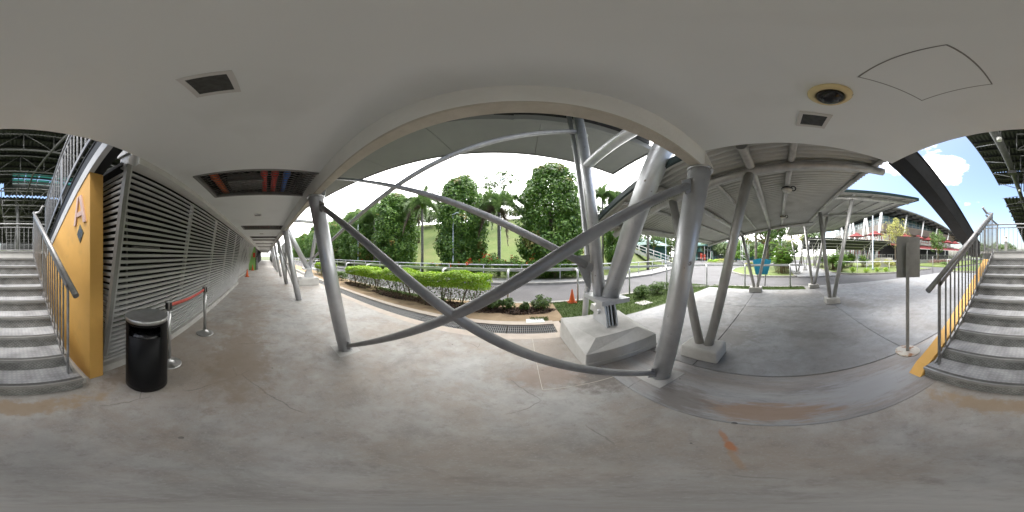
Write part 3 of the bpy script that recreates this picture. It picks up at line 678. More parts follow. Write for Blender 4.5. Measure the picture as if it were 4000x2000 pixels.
v_support(1.40, 'big pinned V support of thick pipes on the concrete pedestal at the drain end', True)
v_support(-9.0, 'second pinned V support on a concrete pedestal beside the row of leaning columns', False)
# downpipe beside the outer tube
t = thing('downpipe', 'slim grey downpipe clipped beside the outer leaning tube, kinked at its foot', 'pipe', (1.2, 2.9, 0))
MB().tube([(1.08, 3.66, 6.1), (1.19, 3.02, 2.6), (1.215, 2.86, 1.66), (1.22, 2.79, 1.15), (1.22, 2.92, .80), (1.25, 3.12, 0.0)], .058, 14).build('pipe_run', 'silver', t)
for z in (1.25, 1.9, 3.2, 4.4):
    y = 2.79 + (z - 1.15) * .14 if z < 1.66 else (2.86 + (z - 1.66) * .191 if z < 2.6 else 3.04 + (z - 2.6) * .1886)
    xx = 1.218 - max(0, z - 1.66) * .0305
    MB().tube([(xx, y, z), (xx, y + .006, z + .06)], .065, 14).build('socket', 'silver', t)
# long outer braces between the V supports
def oy(z): return 2.35 + .188 * z
brace((1.13, oy(1.42) - .04, 1.42), (-8.9, oy(6.2), 6.55), .062, 'long grey pipe brace falling from behind the beam to a gusset on the outer tube', 'outer pipe braces', 'brace')
brace((-8.9, oy(1.45), 1.45), (1.17, oy(4.92), 4.92), .062, 'long grey pipe brace rising across the sky to the top of the outer tube', 'outer pipe braces', 'brace')
tag(MB().prism([(.86, 1.60), (1.16, 1.62), (1.17, 1.0), (1.10, 1.06)], 2.60, 2.625, 'y').build('gusset_plate', 'brace'), 'dark triangular gusset plate welded to the outer leaning tube', 'plate')

# raised canopy soffit beyond the beam
t = thing('canopy', 'grey flat soffit canopy high beyond the concrete beam, skewed edge', 'canopy', (0, 5, 6.1))
SZ = 6.10
def canopy_edge_y(x): return 6.06 + .172 * (x + .36)
xsn = [-14.5, -11.5, -8.5, -5.5, -2.5, .5, 3.2, 4.3]
for a, b in zip(xsn[:-1], xsn[1:]):
    ia = 4.17 + (a + .25) * .035; ib = 4.17 + (b + .25) * .035
    if a < -2: ia = 3.62 - max(0, -a - 6) * .12
    if b < -2: ib = 3.62 - max(0, -b - 6) * .12
    gp = .008
    MB().hexa([(a + gp, ia, SZ), (b - gp, ib, SZ), (b - gp, canopy_edge_y(b), SZ), (a + gp, canopy_edge_y(a), SZ)],
              [(a + gp, ia, SZ + .3), (b - gp, ib, SZ + .3), (b - gp, canopy_edge_y(b), SZ + .3), (a + gp, canopy_edge_y(a), SZ + .3)]).build('soffit_panel', 'canopy_soffit', t)
MB().bar((-14.5, canopy_edge_y(-14.5) + .03, SZ + .12), (4.34, canopy_edge_y(4.34) + .03, SZ + .12), .06, .34).build('edge_trim', 'canopy_edge', t)
MB().bar((-.2, 4.10, SZ + .12), (4.4, 4.24, SZ + .12), .16, .26).build('inner_edge_beam', 'canopy_edge', t)
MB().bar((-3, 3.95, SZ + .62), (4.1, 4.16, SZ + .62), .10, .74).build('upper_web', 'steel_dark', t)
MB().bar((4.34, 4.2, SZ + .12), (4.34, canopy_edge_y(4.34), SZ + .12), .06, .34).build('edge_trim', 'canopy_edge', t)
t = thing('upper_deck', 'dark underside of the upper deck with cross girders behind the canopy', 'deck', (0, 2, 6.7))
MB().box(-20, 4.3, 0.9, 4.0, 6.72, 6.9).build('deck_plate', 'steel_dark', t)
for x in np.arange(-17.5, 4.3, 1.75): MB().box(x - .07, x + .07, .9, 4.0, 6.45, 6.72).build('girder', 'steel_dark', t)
MB().tube([(2.0, 3.9, 6.35), (4.25, 3.75, 6.3)], .06, 10).build('service_pipe', 'teal_trim', t)
# speaker/light bracket on the soffit behind the tube
MB().tube([(1.66, 4.0, 5.55), (1.72, 4.3, 5.75), (1.70, 4.35, 6.09)], .07, 10).build('drain_spout', 'silver', t)

# ------------------------------------------------------------------ louvre screen
LY0, LY1, LZ1 = -1.62, -1.245, 2.62     # bottom, top
def ly(z): return LY0 + (LY1 - LY0) * (z - .05) / (LZ1 - .05)
def lx(z): return -1.012 - .082 * (z - .3) / 2.3   # inclined corner
L0, L1 = -1.012, -9.2
scr = thing('louvre_screen', 'leaning grey louvre screen of horizontal slats behind the black bin', 'screen', (-5, -1.6, 0))
pitch = .0722; z = .16; k = 0
while z < LZ1 - .01:
    y = ly(z); x1 = lx(z) - .035
    MB().hexa([(L1, y - .030, z - .012), (x1, y - .030, z - .012), (x1, y, z - .018), (L1, y, z - .018)],
              [(L1, y - .030, z + .022), (x1, y - .030, z + .022), (x1, y, z + .016), (L1, y, z + .016)]).build('slat', 'louvre', scr)
    z += pitch
MB().hexa([(L1, LY0 - .03, 0), (L0 + .01, LY0 - .03, 0), (L0 + .01, LY0 + .07, 0), (L1, LY0 + .07, 0)],
          [(L1, LY0 - .03, .105), (L0 + .01, LY0 - .03, .105), (L0 + .01, LY0 + .055, .105), (L1, LY0 + .055, .105)]).build('plinth', 'concrete', scr)
MB().bar((lx(.33) + .0, ly(.33) + .012, .30), (lx(2.63), ly(2.63) + .012, 2.63), .055, .055, (1, 0, 0)).build('corner_post', 'post_steel', scr)
MB().bar((lx(.33) - .035, ly(.33) + .03, .30), (lx(2.63) - .035, ly(2.63) + .03, 2.63), .02, .02, (1, 0, 0)).build('corner_trim', 'louvre', scr)
for x in (-2.73, -4.25, -5.77, -7.29, -8.8):
    MB().bar((x + .02, ly(.1) - .075, .1), (x - .02, ly(2.6) - .075, 2.6), .06, .05, (0, 1, 0)).build('mullion', 'galv', scr)
# return side of the screen, facing the yellow wall
ret = thing('louvre_return', 'short louvre return of horizontal slats between the yellow wall and the corner post', 'screen', (-1.1, -1.8, 0))
z = .38
while z < LZ1 - .01:
    y1 = ly(z) - .035; x = lx(z)
    MB().hexa([(x - .030, -2.15, z - .012), (x, -2.15, z - .018), (x, y1, z - .018), (x - .030, y1, z - .012)],
              [(x - .030, -2.15, z + .022), (x, -2.15, z + .016), (x, y1, z + .016), (x - .030, y1, z + .022)]).build('slat', 'louvre', ret)
    z += pitch
# farther louvre section, set back at its foot
far = thing('louvre_screen', 'farther louvre screen past the kink, set back at its foot, behind the traffic cones', 'screen', (-14, -1.9, 0))
m = MB(); z = .2
while z < LZ1:
    y = -2.0 + (LY1 + 2.0) * ((z - .05) / 2.57) ** 1.0
    m.box(-17.6, -9.26, y - .045, y, z - .02, z + .022); z += pitch
o = m.build('slats', 'louvre', far); o['kind'] = 'stuff'
MB().hexa([(-9.26, -2.03, .1), (-9.2, -2.03, .1), (-9.2, LY0, .1), (-9.26, LY0, .1)], [(-9.26, -1.29, 2.6), (-9.2, -1.29, 2.6), (-9.2, LY1, 2.6), (-9.26, LY1, 2.6)]).build('end_panel', 'louvre', far)
MB().box(-17.6, -9.26, -2.06, -1.9, 0, .12).build('plinth', 'concrete', far)
for x in (-10.4, -11.9, -13.4, -14.9, -16.4): MB().bar((x, -2.06, .1), (x, LY1 - .06, 2.6), .05, .05, (0, 1, 0)).build('mullion', 'galv', far)
# dark room behind the screens
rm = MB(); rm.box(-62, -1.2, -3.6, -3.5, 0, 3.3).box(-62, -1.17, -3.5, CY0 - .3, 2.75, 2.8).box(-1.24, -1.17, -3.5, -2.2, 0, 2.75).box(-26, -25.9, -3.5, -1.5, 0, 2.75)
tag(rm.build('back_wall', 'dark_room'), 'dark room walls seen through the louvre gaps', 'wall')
tag(MB().box(-1.75, -1.55, -2.5, -2.2, .5, .9).box(-2.1, -2.07, -2.4, -2.37, 0, 2.6).box(-3.3, -2.4, -2.6, -2.5, 1.75, 1.82).box(-4.6, -3.7, -2.6, -2.5, 1.7, 1.77).build('storage_rack', 'frame_grey'), 'grey storage rack half seen through the louvre gaps', 'rack')
# end of the near corridor: doorway wall, dark passage beyond
t = thing('doorway_panel', 'lime green doorway panel with red fire box at the far end of the louvres', 'doorway', (-18, -1.6, 0))
MB().box(-18.3, -18.2, -2.0, -1.15, 0, 2.62).build('panel', 'green_panel', t)
MB().box(-18.18, -18.08, -1.42, -1.18, 1.45, 1.95).build('fire_box', 'red_box', t)
MB().box(-18.2, -17.6, -2.05, -1.9, 0, 2.6).build('jamb', 'louvre', t)
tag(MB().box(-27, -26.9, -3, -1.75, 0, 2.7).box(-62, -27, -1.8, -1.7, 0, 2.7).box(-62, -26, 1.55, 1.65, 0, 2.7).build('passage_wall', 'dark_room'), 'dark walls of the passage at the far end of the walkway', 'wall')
t = thing('louvre_screen', 'dark louvred wall leaning beside the far passage', 'screen', (-22, -1.4, 0))
m = MB()
for k in range(24): z = .2 + k * .1; m.box(-26.8, -18.6, -1.95 + .25 * z, -1.9 + .25 * z, z, z + .05)
o = m.build('slats', 'frame_grey', t); o['kind'] = 'stuff'
# ------------------------------------------------------------------ stair
RISE, GO, Y1, NS = .1727, .30, -1.37, 10
SXA, SXB = -.62, 1.05
LANDZ = RISE * NS; LY = Y1 - GO * (NS - 1)
st = thing('staircase', 'grey checker plate staircase rising between two steel railings to a landing', 'staircase', (.2, -1.4, 0))
for i in range(1, NS + 1):
    yn = Y1 - GO * (i - 1); z = RISE * i; xa, xb = (SXA - .05, SXB + .05) if i == 1 else (SXA, SXB)
    if i < NS:
        tr = MB().box(xa, xb, yn - GO - .03, yn - .062, z - .035, z).build('tread', 'stud', st)
    else:
        tr = MB().box(-1.3, 1.75, -5.5, yn - .062, z - .06, z).build('landing_plate', 'concrete', st)
    MB().box(xa, xb, yn - .022, yn + .0, z - .036, z + .0025).build('nosing', 'nosing', tr)
    g_ = MB()
    for q in range(3): g_.box(xa, xb, yn - .060 + q * .0125, yn - .052 + q * .0125, z - .03, z + .002)
    g_.box(xa, xb, yn - .062, yn - .022, z - .035, z - .003)
    g_.build('grip_strip', 'rubber', tr)
    MB().box(xa + .003, xb - .003, yn - .030, yn - .020, z - RISE + (.0 if i > 1 else 0), z - .036).build('riser', 'plate' if i < NS else 'concrete', st)
for xx in (SXA - .012, SXB + .012):
    s_ = 1 if xx > 0 else -1
    MB().prism([(Y1 - .05, .02), (Y1 - .05, .13), (LY, LANDZ - .05), (LY - .3, LANDZ - .05), (LY - .3, LANDZ - .35), (Y1 - .4, .02)], xx - .012, xx + .012, 'x').build('side_string', 'post_steel', st)
MB().box(SXA - .115, SXA - .056, -1.95, -1.45, 0, .10).build('side_block', 'concrete', st)
# landing supports
MB().box(-1.28, 1.73, -5.5, -5.38, 0, LANDZ - .06).build('landing_wall', 'concrete', st)

# railings
def zh(y): return 1.24 + (-y - 1.32) * .56
def zn(y): return RISE + (-y - 1.37) * .576
def flight_rail(x, label, side):
    t = thing('stair_railing', label, 'railing', (x, -1.5, 0))
    ya, yb = -1.32, -3.85
    pts = [(x, ya, zh(ya)), (x, yb, zh(yb))]
    pts += [(x + side * .04, yb - .05, zh(yb) + .01), (x + side * .14, yb + .02, zh(yb) + .02), (x + side * .20, -3.70, 2.80)]
    MB().tube(pts, .030, 14).build('handrail', 'rail_steel', t)
    MB().bar((x, -1.53, zh(-1.53) - .085), (x, yb, zh(yb) - .085), .012, .05).build('sub_rail', 'rail_steel', t)
    MB().bar((x, -1.56, zn(-1.56) + .02), (x, -4.0, zn(-4.0) + .02), .012, .05).build('bottom_rail', 'rail_steel', t)
    y = -1.67
    while y > yb + .05:
        if not (-2.85 < y < -2.75): MB().box(x - .008, x + .008, y - .008, y + .008, zn(y) + .03, zh(y) - .075).build('baluster', 'rail_steel', t)
        y -= .115
    for (y, zb) in ((-1.53, RISE), (-2.76, RISE * 5), (-3.86, RISE * 9)):
        MB().bar((x, y, zb), (x, y, zh(y) - .02), .05, .012, (1, 0, 0)).build('post', 'rail_steel', t)
flight_rail(-.57, 'grey steel railing of the lower stair flight beside the yellow lettered wall', -1)
flight_rail(1.0, 'grey steel railing of the lower stair flight above the low yellow string wall', 1)
# upper flights: inclined box beams with a railing
def ub(y): return 3.35 + .5 * y
def upper_flight(xi, side, label, lab2):
    xo = xi + side * .235; a, b = min(xi, xo), max(xi, xo)
    t = thing('upper_flight', label, 'stair beam', (xi, -3.5, 1.7))
    ya, yb = -3.55, -1.16
    w = .10 if side < 0 else .0
    MB().hexa([(a, ya, ub(ya) + w), (b, ya, ub(ya) + w), (b, yb, ub(yb) + w), (a, yb, ub(yb) + w)], [(a, ya, ub(ya) + .27), (b, ya, ub(ya) + .27), (b, yb, ub(yb) + .27), (a, yb, ub(yb) + .27)]).build('box_beam', 'steel_dark', t)
    MB().hexa([(a - .012, ya, ub(ya) + .272), (b + .012, ya, ub(ya) + .272), (b + .012, yb, ub(yb) + .272), (a - .012, yb, ub(yb) + .272)], [(a - .012, ya, ub(ya) + .29), (b + .012, ya, ub(ya) + .29), (b + .012, yb, ub(yb) + .29), (a - .012, yb, ub(yb) + .29)]).build('top_flange', 'steel_dark', t)
    if side < 0:
        MB().hexa([(b - .05, ya, ub(ya) - .03), (b + .012, ya, ub(ya) - .03), (b + .012, yb, ub(yb) - .03), (b - .05, yb, ub(yb) - .03)], [(b - .05, ya, ub(ya) + .098), (b + .012, ya, ub(ya) + .098), (b + .012, yb, ub(yb) + .098), (b - .05, yb, ub(yb) + .098)]).build('white_flange', 'stringer_white', t)
    if side > 0: return
    r_ = thing('stair_railing', lab2, 'railing', (xi, -3.5, 1.7)); x = xi + side * .02
    def zr(y): return 4.84 + .555 * y
    MB().tube([(x, -3.70, zr(-3.70)), (x, -1.16, zr(-1.16))], .028, 12).build('handrail', 'rail_steel', r_)
    def zb_(y): return 3.86 + .49 * y
    MB().bar((x, -3.75, zb_(-3.75)), (x, -1.16, zb_(-1.16)), .02, .06).build('bottom_rail', 'rail_steel', r_)
    MB().bar((x, -3.70, zr(-3.70) - .08), (x, -1.16, zr(-1.16) - .08), .012, .045).build('sub_rail', 'rail_steel', r_)
    y = -3.6
    while y < -1.2: MB().box(x - .008, x + .008, y - .008, y + .008, zb_(y), zr(y) - .06).build('baluster', 'rail_steel', r_); y += .115
    for y in (-3.70, -2.5): MB().bar((x, y, ub(y) + .2), (x, y, zr(y)), .05, .014, (1, 0, 0)).build('post', 'rail_steel', r_)
upper_flight(-.805, -1, 'dark inclined stair beam with white lower band above the yellow wall', 'grey railing climbing above the dark beam over the yellow wall')
upper_flight(1.20, 1, 'dark box beam of the upper stair flight crossing the blue sky', 'grey railing on top of the dark beam crossing the blue sky')
# landing back railing
t = thing('landing_railing', 'grey steel landing railing with thin balusters against the sky', 'railing', (.2, -5.4, LANDZ))
MB().tube([(-1.25, -5.4, 2.68), (1.7, -5.4, 2.68)], .027, 12).build('handrail', 'rail_steel', t)
MB().bar((-1.25, -5.4, 2.56), (1.7, -5.4, 2.56), .03, .03).build('sub_rail', 'rail_steel', t)
MB().bar((-1.25, -5.4, 1.80), (1.7, -5.4, 1.80), .03, .03).build('bottom_rail', 'rail_steel', t)
for x in np.arange(-1.2, 1.68, .145): MB().box(x - .007, x + .007, -5.407, -5.393, 1.80, 2.56).build('baluster', 'rail_steel', t)
for x in (-1.22, 1.22, 1.66): MB().box(x - .025, x + .025, -5.42, -5.38, LANDZ, 2.66).build('post', 'rail_steel', t)
t = thing('landing_railing', 'short grey side railing at the stair head beside the dark beam', 'railing', (1.22, -4.6, LANDZ))
MB().tube([(1.20, -4.0, 2.66), (1.22, -4.3, 2.68), (1.22, -5.36, 2.68)], .027, 12).build('handrail', 'rail_steel', t)
MB().bar((1.22, -4.0, 1.80), (1.22, -5.38, 1.80), .03, .03).build('bottom_rail', 'rail_steel', t)
for y in np.arange(-5.3, -4.0, .145): MB().box(1.213, 1.227, y - .007, y + .007, 1.8, 2.66).build('baluster', 'rail_steel', t)
t = thing('intercom_box', 'small grey intercom box on a stub post at the landing railing', 'intercom', (.92, -5.3, LANDZ))
MB().box(.86, .97, -5.36, -5.28, 2.08, 2.26).build('case', 'plain_white', t); MB().box(.88, .92, -5.279, -5.276, 2.18, 2.23).build('speaker', 'furniture_dark', t); MB().box(.87, .96, -5.37, -5.30, LANDZ, 2.08).build('stub_post', 'frame_grey', t)

# yellow walls
yw = MB().prism([(-1.50, 0), (-1.50, 3.35 - .5 * 1.5 - .035), (-3.55, 3.35 - .5 * 3.55 - .035), (-3.55, 0)], -.967, -.805, 'x').build('yellow_wall', 'yellow')
tag(yw, 'mustard yellow stair wall carrying a raised letter A and diamond emblem', 'wall')
t = thing('letter_sign', 'raised pink letter A fixed to the yellow wall', 'sign', (-.8, -1.74, 2.16))
def LP(u, v): return (-1.74 + u, 2.16 + v)     # u along Y; viewed from +X, right hand is +Y
A = MB(); a0, a1 = -.804, -.785
def quad(p): A.prism([LP(*q) for q in p], a0, a1, 'x')
quad([(-.165, -.18), (-.105, -.18), (-.012, .175), (-.055, .175)]); quad([(.105, -.18), (.165, -.18), (.055, .175), (-.008, .175)])
quad([(-.068, -.085), (.068, -.085), (.054, -.03), (-.054, -.03)])
A.build('letter', 'letter', t)
t = thing('emblem', 'small bronze diamond emblem with a blue ring under the letter', 'emblem', (-.8, -1.735, 1.86))
MB().prism([(-1.735, 1.755), (-1.645, 1.865), (-1.735, 1.975), (-1.825, 1.865)], -.804, -.797, 'x').build('diamond', 'bronze', t)
e = MB(); n = 24
for (r0, r1) in ((.042, .054),):
    vs = [( -.7955, -1.735 + rr * math.cos(2 * math.pi * k / n), 1.865 + rr * math.sin(2 * math.pi * k / n)) for rr in (r0, r1) for k in range(n)]
    e.add(vs, [(k, (k + 1) % n, n + (k + 1) % n, n + k)[::-1] for k in range(n)])
e.prism([(-1.765, 1.838), (-1.752, 1.832), (-1.708, 1.892), (-1.72, 1.898)], -.797, -.7955, 'x')
e.build('ring', 'blue_enamel', t)
yb = MB().prism([(-1.33, 0), (-1.55, .0), (-4.0, 1.20), (-4.0, 1.52), (-1.46, .145), (-1.40, .085)], 1.115, 1.275, 'x').build('string_wall', 'yellow')
tag(yb, 'low sloping yellow string wall beside the stair foot', 'wall')

# ------------------------------------------------------------------ grandstand roof behind the stair
gs = thing('grandstand_roof', 'dark steel grandstand roof with tubular trusses above the stair', 'roof', (0, -20, 10))
RZ = H + 11.0
def corr_roof(name, x0, x1, y0, y1, zf, m, pitch, amp, parent, along='y', n_y=2, **kw):
    """ribbed sheet with flat pans and narrow ribs; ribs run along 'along'"""
    a, b = (x0, x1) if along == 'y' else (y0, y1)
    k = np.arange(int((b - a) / pitch) + 1)
    us = (a + (k[:, None] + np.array([0, .42, .52, .90])[None]) * pitch).ravel(); ph1 = np.tile([-1, -1, 1, 1], len(k)); keep = us <= b + 1e-6; us, ph1 = us[keep], ph1[keep]
    vs_ = np.linspace(*((y0, y1) if along == 'y' else (x0, x1)), n_y)
    U, Vv = np.meshgrid(us, vs_); ph = np.tile(ph1, (len(vs_), 1)); X, Y = (U, Vv) if along == 'y' else (Vv, U)
    Z = zf(X, Y) + amp * ph; n = len(us)
    F = [(j * n + i, j * n + i + 1, (j + 1) * n + i + 1, (j + 1) * n + i) for j in range(len(vs_) - 1) for i in range(n - 1)]
    return np_mesh(name, np.stack([X, Y, Z], -1).reshape(-1, 3), F, m, parent)
def rz1(X, Y): return RZ + .6 + 0 * X + .06 * (Y + 4)
def rz1a(X, Y): return RZ + .9 - 0.0022 * (Y + 14) ** 2
for (xa, xb, ya, yb_) in ((-45, 5.3, -20.5, -3.2), (-45, -9.6, -22.2, -20.5), (-.4, 5.3, -24.5, -20.5), (-45, -9.6, -24.5, -22.2)):
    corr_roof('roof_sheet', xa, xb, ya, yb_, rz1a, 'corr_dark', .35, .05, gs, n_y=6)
for i, (ya, yb_) in enumerate(((-22.1, -20.6), (-24.4, -22.9))):
    for x in np.arange(-9.5, -.6, 1.85): MB().hexa([(x, ya, rz1a(0, ya)), (x + 1.75, ya, rz1a(0, ya)), (x + 1.75, yb_, rz1a(0, yb_)), (x, yb_, rz1a(0, yb_))], [(x, ya, rz1a(0, ya) + .02), (x + 1.75, ya, rz1a(0, ya) + .02), (x + 1.75, yb_, rz1a(0, yb_) + .02), (x, yb_, rz1a(0, yb_) + .02)]).build('skylight', 'skylight', gs)
def rz2(X, Y): return H + 10.2 + (Y + 27) * .055
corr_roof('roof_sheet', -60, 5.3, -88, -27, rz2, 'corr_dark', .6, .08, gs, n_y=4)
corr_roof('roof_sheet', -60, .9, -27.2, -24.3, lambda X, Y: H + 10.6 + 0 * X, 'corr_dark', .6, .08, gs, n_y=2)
MB().box(-60, .9, -24.7, -24.5, H + 10.5, H + 11.8).build('closure', 'corr_dark', gs)
MB().box(-60, 5.2, -90, -89.6, 5.2, 8.6).build('rear_wall', 'corr_dark', gs)
for y in np.arange(-23.5, -4, 1.45): MB().box(-45, 5.2, y - .09, y + .09, rz1a(0, y) - .33, rz1a(0, y) - .07).build('purlin', 'steel_dark', gs)
for y in np.arange(-85, -28, 3.4): MB().box(-60, 5.2, y - .12, y + .12, rz2(0, y) - .42, rz2(0, y) - .1).build('purlin', 'steel_dark', gs)
MB().tube([(5.25, y, rz1a(0, y) - .03) for y in (-24.5, -18, -12, -8, -3.2)], .09, 8).build('edge_tube', 'truss', gs)
# main girder tube toward the pitch and light edge rods
MB().tube([(2.45, -3.6, H + 9.0), (1.5, -33, H + 9.0)], .30, 14).build('main_girder', 'truss', gs)
for i, y in enumerate(np.arange(-30, -4, 3.2)):
    MB().tube([(2.4 - (y + 4) * -.03, y, H + 9.0), (2.4 - (y + 4) * -.03, y, rz1a(0, y) if y > -24.5 else rz2(0, y))], .07, 8).build('hanger', 'truss', gs)
    MB().tube([(2.3, y, H + 9.1), (5.2, y - 3.2, (rz1a(0, y - 3.2) if y - 3.2 > -24.4 else rz2(0, y - 3.2)) - .15)], .05, 8).build('stay_rod', 'truss', gs)
def truss(y, zt, zb, x0, x1, dx, r):
    tr = MB().tube([(x0, y, zt), (x1, y, zt)], r, 8).build('truss', 'truss', gs)
    MB().tube([(x0, y, zb), (x1, y, zb)], r * 1.2, 8).build('bottom_chord', 'truss', tr)
    xs_ = np.arange(x1, x0, -dx)
    for i, x in enumerate(xs_):
        MB().tube([(x, y, zb), (x, y, zt)], r * .62, 6).build('vertical', 'truss', tr)
        if i + 1 < len(xs_):
            za, zb2 = (zb, zt) if i % 2 == 0 else (zt, zb)
            MB().tube([(x, y, za), (xs_[i + 1], y, zb2)], r * .55, 6).build('diagonal', 'truss', tr)
for (y, zt, zb) in ((-8.2, 12.0, 10.2), (-11.5, 12.3, 10.4), (-15, 12.2, 10.2), (-19, 12.0, 9.6), (-23, 11.7, 9.0), (-27, 11.2, 8.2), (-31, 10.9, 8.3), (-35, 10.5, 7.9), (-40, 10.3, 7.4), (-45, 10.1, 7.2), (-51, 9.8, 6.8), (-58, 9.4, 6.4), (-66, 9.0, 6.0), (-75, 8.4, 5.4), (-84, 8.0, 5.0)):
    truss(y, zt, zb, -26 if y > -40 else -36, 1.2, 2.2 if y > -30 else 3.0, .075 if y > -20 else .10)
for x in (-3.5, -9, -16): MB().tube([(x, -5, 9.6), (x + 1.2, -16, 10.4), (x + 1.6, -34, 9.4)], .10, 8).build('tie_tube', 'truss', gs)
for (x, y) in ((-1.2, -24), (-14, -24), (-26, -24), (-1.6, -50), (-18, -50)): 
    MB().tube([(x, y, 0), (x, y, 9.2)], .22, 10).build('mast', 'truss', gs)
for (y, z) in ((-9.5, H + 8.5), (-20, H + 8.6)):
    MB().lathe([(.16, 0), (.16, .3), (.05, .36)], (2.2 + (y + 4) * .03, y, z - .2), 12).build('loudspeaker', 'plain_white', gs)
for (y, z) in ((-14.5, H + 8.4), (-24, H + 8.4)):
    MB().box(1.5, 2.3, y - .2, y + .2, z - .35, z).build('floodlight', 'lamp_black', gs)

# ------------------------------------------------------------------ bin, barrier posts, cones, sign
bx, by, br = -1.206, -1.082, .207
t = thing('litter_bin', 'round black litter bin with brushed steel lid in front of the louvres', 'bin', (bx, by, 0))
ang0 = math.atan2(-by, -bx) - .12         # opening faces the walkway
n = 48; zz = [.045, .12, .805, .925, .965]
V = []; F = []
for z in zz:
    for k in range(n): V.append((bx + br * math.cos(ang0 + 2 * math.pi * k / n), by + br * math.sin(ang0 + 2 * math.pi * k / n), z))
for j in range(len(zz) - 1):
    for k in range(n):
        if j == 2 and (k < 6 or k >= n - 6): continue
        F.append((j * n + k, j * n + (k + 1) % n, (j + 1) * n + (k + 1) % n, (j + 1) * n + k))
o = np_mesh('body', V, F, 'black_bin', t, smooth=True)
sol = o.modifiers.new('thick', 'SOLIDIFY'); sol.thickness = .006; sol.offset = -1
MB().lathe([(br - .03, 0), (br - .022, .01), (br - .022, .05)], (bx, by, 0), 40).build('foot_ring', 'black_bin', t)
MB().lathe([(br - .02, .06), (br - .02, .79), (br - .05, .83), (.02, .80)], (bx, by, 0), 32).build('liner', 'bin_liner', t)
MB().lathe([(br + .006, .955), (br + .006, .988), (br - .002, .993), (.02, .998), (.0001, .998)], (bx, by, 0), 48).build('lid', 'stainless', t)
MB().lathe([(.006, .998), (.005, 1.003), (.0001, 1.004)], (bx, by, 0), 10).build('lid_screw', 'stainless', t)
def stanchion(x, y, lab):
    t = thing('barrier_post', lab, 'barrier post', (x, y, 0))
    MB().lathe([(.165, 0), (.165, .012), (.155, .018), (.10, .035), (.05, .065), (.034, .085), (.032, .10)], (x, y, 0), 32).build('base', 'stainless', t)
    MB().lathe([(.031, .08), (.031, .90)], (x, y, 0), 20).build('pole', 'stainless', t)
    MB().lathe([(.034, .885), (.034, 1.01), (.031, 1.018), (.0001, 1.02)], (x, y, 0), 20).build('head', 'stainless', t)
    cas = MB()
    for a in range(4):
        an = a * math.pi / 2; cx, cy_ = x + .036 * math.cos(an), y + .036 * math.sin(an); cas.box(cx - .009 - .003 * abs(math.sin(an)), cx + .009 + .003 * abs(math.sin(an)), cy_ - .009 - .003 * abs(math.cos(an)), cy_ + .009 + .003 * abs(math.cos(an)), .905, .995)
    cas.build('belt_cassette', 'lamp_black', t)
stanchion(-1.72, -1.165, 'stainless barrier post standing just behind the black bin')
stanchion(-2.91, -1.14, 'stainless barrier post standing alone on the walkway floor by the louvres')
n = 14; V = []; F = []
for k in range(n + 1):
    u = k / n; x = -1.765 + (-2.865 + 1.765) * u; y = -1.165 + .025 * u; zc = .95 - .03 * math.sin(math.pi * u)
    for dy in (-.0012, .0012):
        for dz in (-.025, .025): V.append((x, y + dy, zc + dz))
for k in range(n):
    a, b = 4 * k, 4 * k + 4
    F += [(a, a + 1, b + 1, b), (a + 2, b + 2, b + 3, a + 3), (a + 1, a + 3, b + 3, b + 1), (a, b, b + 2, a + 2)]
tag(np_mesh('barrier_belt', V, F, 'belt_red'), 'red barrier belt stretched between the two stainless posts', 'belt')
def cone(x, y, h_, w, lab, z0=0):
    t = thing('traffic_cone', lab, 'cone', (x, y, z0))
    MB().prism([(x - w, y - w * .75), (x - w * .75, y - w), (x + w * .75, y - w), (x + w, y - w * .75), (x + w, y + w * .75), (x + w * .75, y + w), (x - w * .75, y + w), (x - w, y + w * .75)], z0, z0 + .03).build('foot', 'cone_base', t)
    MB().lathe([(w * .78, .03), (w * .70, .06), (w * .62, .10), (.022, h_ - .02), (.018, h_), (.0001, h_)], (x, y, z0), 20).build('body', 'orange', t)
cone(1.66, 5.2, .47, .15, 'orange traffic cone on the grass by the road kerb')
cone(-12.4, -1.42, .60, .17, 'orange traffic cone beside the kinked louvre screen')
cone(-18.0, -1.45, .65, .17, 'orange traffic cone by the green doorway panel')
t = thing('litter_bin', 'black bin standing by the green doorway far along the walkway', 'bin', (-18.9, -1.05, 0)); MB().lathe([(.22, 0), (.22, .95)], (-18.9, -1.1, 0), 18).build('body', 'black_bin', t); MB().lathe([(.23, .95), (.23, 1.0), (.02, 1.03)], (-18.9, -1.1, 0), 18).build('lid', 'black_bin', t)
t = thing('barrier_post', 'slim steel post by the far green doorway panel', 'post', (-18.1, -.95, 0)); MB().lathe([(.16, 0), (.16, .02), (.03, .06), (.03, 1.5)], (-18.1, -.98, 0), 12).build('pole', 'stainless', t)
# sign seen from behind
sx_, sy_ = 1.70, -1.74
t = thing('standing_sign', 'portable sign seen from behind on a square post with a rusty round base', 'sign', (sx_, sy_, 0))
MB().lathe([(.185, 0), (.185, .010), (.18, .014), (.0001, .015)], (sx_, sy_, 0), 36).build('base_plate', 'rusty_white', t)
d = Vector((sx_, sy_)).normalized(); s = Vector((-d.y, d.x))       # s: to the picture's left
def SP(u, w, z): return (sx_ + d.x * w + s.x * u, sy_ + d.y * w + s.y * u, z)
def obox(name, u0, u1, w0, w1, z0, z1, m, par, du0=0, du1=0):
    MB().hexa([SP(u0, w0 + du0, z0), SP(u0, w1 + du0, z0), SP(u1, w1 + du1, z0), SP(u1, w0 + du1, z0)][::-1], [SP(u0, w0 + du0, z1), SP(u0, w1 + du0, z1), SP(u1, w1 + du1, z1), SP(u1, w0 + du1, z1)][::-1]).build(name, m, par)
obox('post', -.026, .026, -.026, .026, .012, 1.80, 'post_steel', t)
obox('panel', -.19, .17, .030, .036, 1.27, 1.90, 'sign_back', t, .06, .0)
